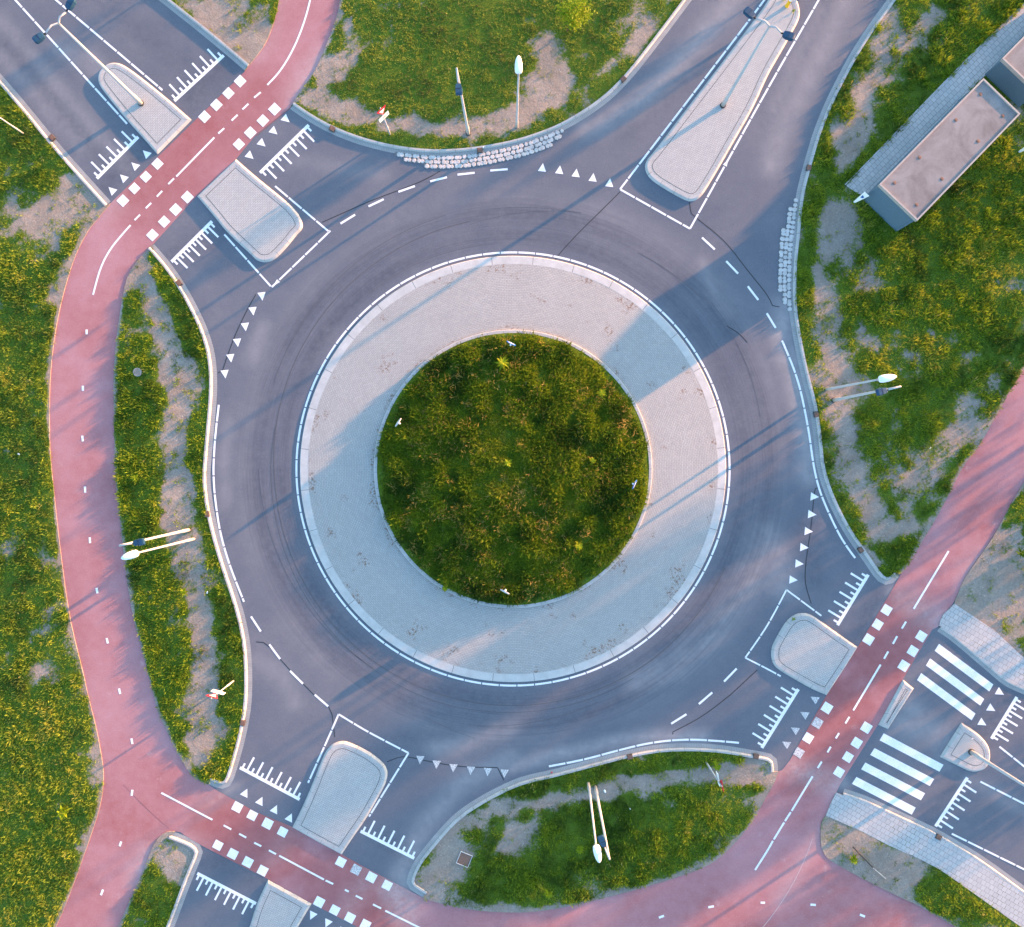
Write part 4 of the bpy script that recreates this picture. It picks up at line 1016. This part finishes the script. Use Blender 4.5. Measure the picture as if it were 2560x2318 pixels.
# ------------------------------------------------------------------ signs
def give_way(base, d, face, label):
    """d: direction of the panel edge on the ground (photo axes), face: +1 / -1 which side is the front"""
    b = Vector((*W(*base), 0.08)); a = math.atan2(-d[1], d[0]) + (0 if face > 0 else math.pi)
    e = empty('give_way_sign', b, label, 'road sign', 'give way signs at the exits', a)
    m = MB(); m.tube([(0, 0, -0.1), (0, 0, 1.0), (0, 0, 1.02), (0, 0, 3.25)], [0.058, 0.058, 0.038, 0.038], 10); m.build('post', M['steel'], e, smooth=True)
    def prism(p2, y0, y1, mats, name):
        m = MB(); p2 = ccw(p2); n = len(p2)
        m.poly([(x, y0, z) for x, z in p2]); m.poly([(x, y1, z) for x, z in p2][::-1])
        for i in range(n):
            j = (i+1) % n; m.poly([(p2[i][0], y1, p2[i][1]), (p2[j][0], y1, p2[j][1]), (p2[j][0], y0, p2[j][1]), (p2[i][0], y0, p2[i][1])])
        return m.build(name, mats, e)
    s = 0.36; zt = 3.22; hgt = 0.64
    def tri(k, dz=0): return [(-s*k, zt - 0.10*(1-k)*2.2), (s*k, zt - 0.10*(1-k)*2.2), (0, zt - hgt + (1-k)*hgt*0.72)]
    o = prism([(-s, zt), (s, zt), (0, zt - hgt)], -0.075, -0.045, M['red'], 'triangle_panel')
    w_ = prism([(-s*.58, zt - .115), (s*.58, zt - .115), (0, zt - hgt + .15)], -0.081, -0.0751, M['white'], 'white_centre'); w_.parent = o
    pl = prism([(-.38, 2.50), (.38, 2.50), (.38, 2.12), (-.38, 2.12)], -0.075, -0.05, M['white'], 'plate')
    # bicycle with arrows both ways on the plate
    m = MB(); y = -0.0765
    def pol(q): m.poly([(x, y, z) for x, z in ccw(q)])
    for cx in (-0.09, 0.09):
        for i in range(14):
            a0, a1 = 2*math.pi*i/14, 2*math.pi*(i+1)/14
            pol([(cx + .065*math.cos(a0), 2.27 + .065*math.sin(a0)), (cx + .065*math.cos(a1), 2.27 + .065*math.sin(a1)), (cx + .046*math.cos(a1), 2.27 + .046*math.sin(a1)), (cx + .046*math.cos(a0), 2.27 + .046*math.sin(a0))])
    def bar(p, q, w=0.016):
        d = Vector((q[0]-p[0], q[1]-p[1])).normalized(); n = Vector((-d.y, d.x))*w/2
        pol([(p[0]+n.x, p[1]+n.y), (q[0]+n.x, q[1]+n.y), (q[0]-n.x, q[1]-n.y), (p[0]-n.x, p[1]-n.y)])
    bar((-.09, 2.27), (-.03, 2.37)); bar((-.03, 2.37), (.07, 2.37)); bar((.09, 2.27), (.065, 2.40)); bar((-.03, 2.37), (.0, 2.27)); bar((.0, 2.27), (.07, 2.36)); bar((.04, 2.405), (.09, 2.405)); bar((-.06, 2.40), (-.01, 2.40))
    m.build('bicycle_symbol', M['ink'], pl)
    for sg in (-1, 1):
        m = MB(); pol([(sg*.20, 2.325), (sg*.27, 2.325), (sg*.27, 2.365), (sg*.35, 2.31), (sg*.27, 2.255), (sg*.27, 2.295), (sg*.20, 2.295)]); m.build('arrow_symbol', M['ink'], pl)
    return e
give_way((975.7, 337.4), (1.0, -0.98), 1, 'red and white give way sign with bicycle plate on the northern verge')
give_way((584.8, 1701.8), (-1.0, -0.28), 1, 'sunlit red and white give way sign with plate on the western verge')
give_way((1764.9, 1904.9), (-0.16, -1.0), 1, 'red and white give way sign with bicycle plate on the southern verge')
# plain board sign cut by the left edge of the view
b = Vector((*W(61.5, 336), 0.08)); e = empty('road_sign', b, 'white board on a thin post cut by the left edge of the view', 'road sign', rz=math.radians(155))
m = MB(); m.tube([(0, 0, -0.1), (0, 0, 1.0), (0, 0, 1.02), (0, 0, 2.95)], [0.05, 0.05, 0.036, 0.036], 10); m.build('post', M['steel'], e, smooth=True)
m = MB(); m.box((0.02, 0.06, 2.30), 0.55, 0.03, 0.60); m.build('board', M['white'], e)
m = MB(); m.box((0.02, 0.0765, 2.34), 0.47, 0.003, 0.52); m.build('board_face', M['blue'], e)
# round direction signs on the central island
def keep_right(base, a, label, blue):
    b = W(*base); z = float(dome(np.array([b[0]]), np.array([b[1]]))[0])
    e = empty('direction_sign', (b[0], b[1], z), label, 'road sign', 'round direction signs on the central island', a)
    m = MB(); m.tube([(0, 0, -0.1), (0, 0, 0.75)], 0.045, 10); m.build('post', M['white'], e, smooth=True)
    for y0, y1, mt, nm, r in ((-0.085, -0.05, M['blue'] if blue else M['greyback'], 'disc', 0.31),):
        m = MB(); n = 28
        f = [(r*math.cos(2*math.pi*i/n), 0.62 + r*math.sin(2*math.pi*i/n)) for i in range(n)]
        T = lambda x, z, y: (x, y + (z - 0.62)*0.30, z)
        m.poly([T(x, z, y0) for x, z in f]); m.poly([T(x, z, y1) for x, z in f][::-1])
        for i in range(n):
            j = (i+1) % n; m.poly([T(*f[i], y1), T(*f[j], y1), T(*f[j], y0), T(*f[i], y0)])
        o = m.build(nm, mt, e)
        m = MB(); bar = [(-0.2, 0.57), (0.02, 0.57), (0.02, 0.48), (0.22, 0.62), (0.02, 0.76), (0.02, 0.67), (-0.2, 0.67)]
        m.poly([T(x, z, y0 - 0.006) for x, z in bar]); m.build('arrow', M['white'], e)
        m = MB(); m.box((0, 0.01, 0.45), 0.10, 0.11, 0.05); m.build('bracket', M['white'], e)
    return e
keep_right((1277, 868), math.pi - 0.45, 'blue round direction sign on the north side of the central island', True)
keep_right((1577, 1209), math.pi/2 - 0.45, 'blue round direction sign on the east side of the central island', True)
keep_right((1004, 1060), -math.pi/2 - 0.62, 'pale round direction sign on the west side of the central island', False)
keep_right((1263.8, 1470), -0.48, 'pale round direction sign on the south side of the central island', False)
# white folded boards by the building
def totem(base, rz, label):
    e = empty('sign_board', (*W(*base), 0.09), label, 'sign', 'white folded boards beside the low building', rz)
    m = MB()
    def panel(x0, sgn):
        n = 5; t = 0.02
        for i in range(n):
            z0, z1 = 1.5*i/n, 1.5*(i+1)/n; w0, w1 = (0.10 + 0.14*z0)*(1 if sgn > 0 else 0.3), (0.10 + 0.14*z1)*(1 if sgn > 0 else 0.3)
            p = [(0, 0, z0), (w0*sgn*0.95, w0*0.25, z0), (w1*sgn*0.95, w1*0.25, z1), (0, 0, z1)]
            m.poly(p); m.poly([(x, y + t, z) for x, y, z in p][::-1])
            m.poly([p[1], (p[1][0], p[1][1]+t, z0), (p[2][0], p[2][1]+t, z1), p[2]])
        w = 0.31*(1 if sgn > 0 else 0.3)
        m.poly([(0, 0, 1.5), (w*sgn*0.95, w*0.25, 1.5), (w*sgn*0.95, w*0.25+t, 1.5), (0, t, 1.5)])
    panel(0, 1); panel(0, -1); m.build('panel', M['white'], e)
    m = MB(); m.poly([(0.02, -0.006, 0.85), (0.17, 0.034, 0.93), (0.17, 0.034, 1.10), (0.02, -0.006, 1.18)]); m.build('blue_mark', M['blue'], e)
    m = MB(); m.tube([(0, 0.06, -0.1), (0, 0.06, 1.45)], 0.03, 8); m.build('post', M['steel'], e)
    return e
totem((2131.5, 507), math.radians(-55), 'white folded board with blue mark at the end of the old tiles')
totem((2543, 381), math.radians(-60), 'white folded board in the grass at the right edge of the view')
# yellow bollard on the tip of the long island
e = empty('bollard', (*W(1965, 19), 0.12), 'yellow bollard on the tip of the long narrow island', 'bollard')
m = MB(); m.lathe([(0.12, -0.05), (0.12, 0.04), (0.105, 0.05), (0.10, 0.92), (0.085, 0.97), (0.0, 0.985)], n=20); m.build('body', M['yellow'], e, smooth=True)
m = MB(); m.lathe([(0.104, 0.60), (0.1045, 0.72), (0.103, 0.72)], n=20); m.build('band', M['white'], e)
# pole lying on the sand
p0, p1 = pts('P 660,1185')[0], pts('P 830,1360')[0]; p2 = pts('P 915,1432')[0]
e = empty('fallen_pole', (p0[0], p0[1], 0.0), 'dark pole with thin pale end lying on the sandy wedge', 'pole')
m = MB(); m.tube([(0, 0, 0.16), (p1[0]-p0[0], p1[1]-p0[1], 0.15)], 0.045, 10); m.build('shaft', M['iron'], e, smooth=True)
m = MB(); m.tube([(p1[0]-p0[0]-0.14, p1[1]-p0[1]+0.13, 0.21), (p2[0]-p0[0], p2[1]-p0[1], 0.145)], 0.022, 8); m.build('tip', M['steel'], e, smooth=True)

# ------------------------------------------------------------------ low buildings
def low_building(corners, h, label, vents):
    c = Vector((sum(p[0] for p in corners)/4, sum(p[1] for p in corners)/4, 0.0))
    p = ccw([(a - c.x, b - c.y) for a, b in corners])
    e = empty('low_building', c, label, 'building')
    m = MB(); n = 4
    inner = offset(p, 0.10, True)
    for i in range(n):
        j = (i+1) % n; m.poly([(*inner[i], -0.05), (*inner[j], -0.05), (*inner[j], h - 0.12), (*inner[i], h - 0.12)])
    m.build('wall', M['wall'], e)
    m = MB(); out2 = offset(p, 0.09, True); zr = h + 0.075
    for i in range(n):
        j = (i+1) % n
        m.poly([(*p[i], h - 0.16), (*p[j], h - 0.16), (*p[j], zr), (*p[i], zr)])
        m.poly([(*p[i], zr), (*p[j], zr), (*out2[j], zr), (*out2[i], zr)])
        m.poly([(*out2[j], h - 0.05), (*out2[i], h - 0.05), (*out2[i], zr), (*out2[j], zr)])
    m.flat(p, h - 0.16); m.build('roof_trim', M['trim'], e)
    m = MB(); m.flat(offset(p, 0.085, True), h); r = m.build('roof', M['roof'], e)
    for q in offset(p, 0.13, True):
        m = MB(); m.box((q[0], q[1], -0.05), 0.12, 0.12, h - 0.1, Matrix.Rotation(math.atan2(p[1][1]-p[0][1], p[1][0]-p[0][0]), 3, 'Z')); m.build('corner_post', M['wall'], e)
    for (u, v) in vents:
        q = W(u, v, h); m = MB(); m.lathe([(0.11, 0.0), (0.10, 0.008), (0.05, 0.010), (0.045, 0.018), (0.0, 0.02)], (q[0]-c.x, q[1]-c.y, h + 0.004), 14); m.build('roof_vent', M['rust'], e)
    return e
hb = 2.3
bc = [W(2196.5, 462.4, hb), W(2457, 197, hb), W(2549.2, 286, hb), W(2291.8, 553, hb)]
low_building(bc, hb, 'low flat-roofed building with dark end wall beside the old tiles', [px('D', 1672, 742), px('D', 1848, 912), px('D', 1478, 945), px('D', 1652, 1112), px('D', 1192, 1240), px('D', 995, 1440), px('D', 1168, 1612), px('D', 1368, 1408)])
h2 = 1.75; a0 = Vector(W(2503.5, 148, h2)); u = (Vector(bc[1]) - Vector(bc[0])).normalized(); w = (Vector(bc[3]) - Vector(bc[0])).normalized()
low_building([tuple(a0), tuple(a0 + u*8.8), tuple(a0 + u*8.8 + w*3.1), tuple(a0 + w*3.1)], h2, 'second low flat-roofed building cut by the right edge of the view', [])

# ------------------------------------------------------------------ trees and weeds
def foliage(c, R, n, leaf, hue, seed, clumps=14, name='crown', parent=None, flat=0.9):
    r = np.random.default_rng(seed)
    cc = r.normal(size=(clumps, 3)); cc /= np.linalg.norm(cc, axis=1, keepdims=True); cc *= (r.uniform(0.25, 0.85, (clumps, 1)))
    rad = r.uniform(0.22, 0.42, clumps); k = r.integers(0, clumps, n)
    P = cc[k] + r.normal(size=(n, 3))*rad[k][:, None]*0.55
    P = P*np.array([R[0], R[1], R[2]]) + np.array(c)
    D = r.normal(size=(n, 3)); D[:, 2] = np.abs(D[:, 2])*0.4 - 0.1; D /= np.linalg.norm(D, axis=1, keepdims=True)
    t = hue + 0.25*r.random(clumps)[k] + r.normal(0, 0.08, n)
    return leaves_mesh(name, P, D, r.uniform(0.7, 1.3, n)*leaf, r.uniform(0.45, 0.7, n)*leaf, pal(np.clip(t, 0, 0.8)), M['leaf'], parent)
def tree(base, h, R, label, group, n=2500, leaf=0.12, hue=0.3, seed=1, tr=0.06, lean=(0, 0)):
    e = empty('tree', (*base, 0.06), label, 'tree', group)
    m = MB(); r = random.Random(seed)
    top = Vector((lean[0], lean[1], h))
    m.tube([(0, 0, -0.1), (top.x*0.25 + 0.02, top.y*0.25, h*0.3), (top.x*0.6, top.y*0.6, h*0.62), tuple(top*0.92)], [tr, tr*0.85, tr*0.6, tr*0.2], 9)
    for i in range(9):
        f = 0.34 + 0.06*i; a = i*2.4 + r.uniform(-.3, .3); s = Vector((top.x*f, top.y*f, h*f)); L = R[0]*r.uniform(0.6, 0.9)
        m.tube([tuple(s), tuple(s + Vector((math.cos(a)*L*0.5, math.sin(a)*L*0.5, L*0.3))), tuple(s + Vector((math.cos(a)*L, math.sin(a)*L, L*0.75)))], [tr*0.4, tr*0.28, tr*0.1], 6)
    m.build('trunk', M['bark'], e, smooth=True)
    foliage((top.x*0.75, top.y*0.75, h*0.60), (R[0], R[1], R[2]), n, leaf, hue, seed, 22, 'crown', e)
    return e
tree(W(1417, 80), 3.4, (1.15, 1.0, 1.5), 'young yellow-green tree on the northern verge at the top of the view', 'young trees around the junction', n=2600, leaf=0.13, hue=0.42, seed=5, tr=0.05, lean=(0.75, 0.15))
# trees standing just outside the view that throw the long shadows lying across the road
tree(W(2150, -102), 2.9, (0.8, 0.8, 0.9), 'slim young tree beside the northeast arm', 'young trees around the junction', n=1500, seed=8, tr=0.05)
tree(W(2185, -190), 3.3, (1.0, 1.0, 1.1), 'fuller young tree beside the northeast arm', 'young trees around the junction', n=1800, seed=9, tr=0.05)
tree(W(690, -220), 3.6, (1.3, 1.3, 1.3), 'bushy young tree north of the cycle path', 'young trees around the junction', n=2400, seed=12, tr=0.06)
for i, (x, y, h, R, n, lab) in enumerate(((46, 17.0, 8.2, 3.3, 5200, 'broad tree nearest the low buildings beyond the eastern verge'), (47.5, 11.2, 9.0, 3.6, 5600, 'tallest broad tree in the middle of the row beyond the eastern verge'), (48.5, 5.4, 8.0, 3.3, 5000, 'broad tree opposite the eastern cycle path'),
        (47, -2.5, 6.0, 3.0, 2600, 'thin crowned tree beyond the southeast arm'), (48, -9.5, 5.4, 3.0, 2400, 'low thin crowned tree furthest along the row beyond the southeast arm'))):
    tree((x, y), h, (R, R, h*0.48), lab, 'row of broad trees beyond the eastern verge', n=n, leaf=0.36, hue=0.2, seed=30+i, tr=0.2)

def weed(q, label, size=0.45, hue=0.62, seed=0, z=None, n=46):
    r = np.random.default_rng(seed)
    e = empty('weed_plant', (q[0], q[1], 0.1 if z is None else z), label, 'plant', 'tall leafy weeds')
    m = MB(); m.tube([(0, 0, -0.05), (0.02, 0.01, size*0.9)], [0.014, 0.006], 6); m.build('stem', M['bark'], e)
    az = np.arange(n)*2.4 + r.normal(0, 0.2, n); hh = np.linspace(0.05, 0.9, n)*size; el = r.uniform(0.0, 0.7, n)
    P = np.stack([0*hh + 0.01, 0*hh, hh], 1); D = np.stack([np.cos(az)*np.cos(el), np.sin(az)*np.cos(el), np.sin(el)], 1)
    L = size*(0.95 - 0.55*np.linspace(0, 1, n))*r.uniform(0.7, 1.15, n)
    leaves_mesh('leaves', P, D, L, L*0.30, pal(np.clip(hue + r.normal(0, 0.06, n), 0, 0.82)), M['leaf'], e)
    return e
def on_dome(c, x, y):
    q = pts(f'{c} {x},{y}')[0]; return q, float(dome(np.array([q[0]]), np.array([q[1]]))[0]) + 0.12
for i, (c, x, y, s, lab) in enumerate((('F', 1940, 1045, 0.62, 'largest bright weed near the north rim of the central island'), ('K', 515, 635, 0.42, 'star shaped bright weed in the southeast of the central island'), ('G', 690, 1275, 0.45, 'bright weed near the northeast rim of the central island'),
                                  ('F', 1980, 1820, 0.4, 'bright weed at the middle of the central island'), ('G', 620, 1800, 0.36, 'pale weed in the east of the central island'), ('J', 1490, 970, 0.3, 'bright weed spilling over the southwest inner kerb'))):
    q, z = on_dome(c, x, y); weed(q, lab, s, 0.66, 100+i, z)
for i, (c, x, y, s, lab) in enumerate((('O', 285, 1545, 0.42, 'yellowish weed low in the southern verge'), ('O', 1600, 540, 0.5, 'large pale weed beside the southern give way sign'), ('O', 530, 1200, 0.4, 'yellowish weed left of the southern lamp posts'), ('I', 1080, 110, 0.38, 'bright weed above the western lamp posts'),
                                  ('I', 1462, 1000, 0.4, 'yellow-green weed at the edge of the worn western track'), ('L', 1970, 700, 0.5, 'dark weed clump on the sand by the eastern path'), ('P', 655, 1275, 0.45, 'bushy weed beside the fallen pole'), ('D', 1000, 1690, 0.55, 'weed at the foot of the dark end wall'), ('M', 520, 900, 0.6, 'large yellowish weed in the southwest grass'))):
    q = pts(f'{c} {x},{y}')[0]; weed(q, lab, s, 0.6 if 'dark' not in lab else 0.25, 200+i, 0.11)
for i, (u, v, lab) in enumerate(((1957.9, 3, 'tiny weed left of the yellow bollard'), (1981, 31.7, 'tiny weed right of the yellow bollard'), (1980, 1546.5, 'weed growing from the upper kerb of the southeast island'))):
    weed(W(u, v), lab, 0.2, 0.5, 300+i, 0.10, 18)

def litter(c, x, y, z, sz, lab, mat='white'):
    q = pts(f'{c} {x},{y}')[0]; r = random.Random(int(x*7 + y)); m = MB(); n = 7
    for k, (rr, h) in enumerate(((1.0, 0.0), (0.9, 0.35), (0.45, 0.6))):
        for i in range(n):
            a = 6.283*i/n; f = rr*r.uniform(0.65, 1.15); m.v.append((sz*f*math.cos(a), sz*0.55*f*math.sin(a), sz*(h + r.uniform(-.08, .12)*(k > 0))))
    for k in range(2):
        for i in range(n):
            j = (i+1) % n; m.f.append((k*n+i, k*n+j, (k+1)*n+j, (k+1)*n+i)); m.mi.append(0)
    m.f.append(tuple(2*n+i for i in range(n))); m.mi.append(0)
    o = m.build('litter', M[mat]); o.location = (*q, z); o.rotation_euler = (0, 0, r.uniform(0, 6)); tag(o, lab, 'litter', 'scraps of litter')
for a in (('I', 1635, 1010, .06, .10, 'white scrap on the worn western track above the give way sign'), ('E', 155, 1748, .08, .10, 'white scrap in the grass left of the western cycle path'), ('L', 922, 685, .05, .09, 'pale scrap on the ground in the eastern corner by the cycle path'),
          ('O', 928, 888, .08, .07, 'small white scrap right of the southern lamp posts'), ('O', 730, 752, .05, .13, 'long white scrap beside the foot of the southern lamp posts'), ('H', 1270, 1700, .08, .08, 'white scrap in the eastern verge below the lamp posts'), ('P', 1597, 335, .14, .05, 'tiny white scrap on the small round-ended island'),
          ('B', 1788, 1165, .10, .06, 'white scrap lying beside the drain above the rough stones')): litter(*a)
litter('O', 312, 606, 0.03, 0.07, 'small red wrapper in the gutter of the southern kerb', 'red')

# ------------------------------------------------------------------ light, air, camera
EL = math.radians(5.7); sd = Vector((0.835, 0.550, 0)).normalized()*math.cos(EL) + Vector((0, 0, math.sin(EL)))
sun = bpy.data.lights.new('sun', 'SUN'); sun.energy = 2.3; sun.angle = math.radians(0.7); sun.color = (1.0, 0.45, 0.19)
so_ = bpy.data.objects.new('sun', sun); COL.objects.link(so_); so_.rotation_euler = sd.to_track_quat('Z', 'Y').to_euler(); so_.location = (0, 0, 60)
w = bpy.data.worlds.new('World'); scene.world = w; w.use_nodes = True; nt = w.node_tree
sky = nt.nodes.new('ShaderNodeTexSky'); sky.sky_type = 'NISHITA'; sky.sun_disc = False; sky.ozone_density = 2.1; sky.sun_elevation = EL; sky.sun_rotation = math.atan2(sd.x, sd.y)
bg = nt.nodes['Background']; bg.inputs[1].default_value = 0.10; nt.links.new(sky.outputs[0], bg.inputs[0])
cam = bpy.data.cameras.new('camera'); co = bpy.data.objects.new('camera', cam); COL.objects.link(co); scene.camera = co
co.location = (0, 0, H); co.rotation_euler = (0, 0, 0); cam.sensor_fit = 'HORIZONTAL'; cam.angle = 2*math.atan(32/H); cam.clip_end = 3000; cam.clip_start = 0.5
vs = scene.view_settings; vs.view_transform = 'Standard'; vs.look = 'None'; vs.gamma = 1; vs.use_curve_mapping = False; vs.exposure = 3.52
scene.cycles.max_bounces = 6; scene.cycles.use_denoising = True
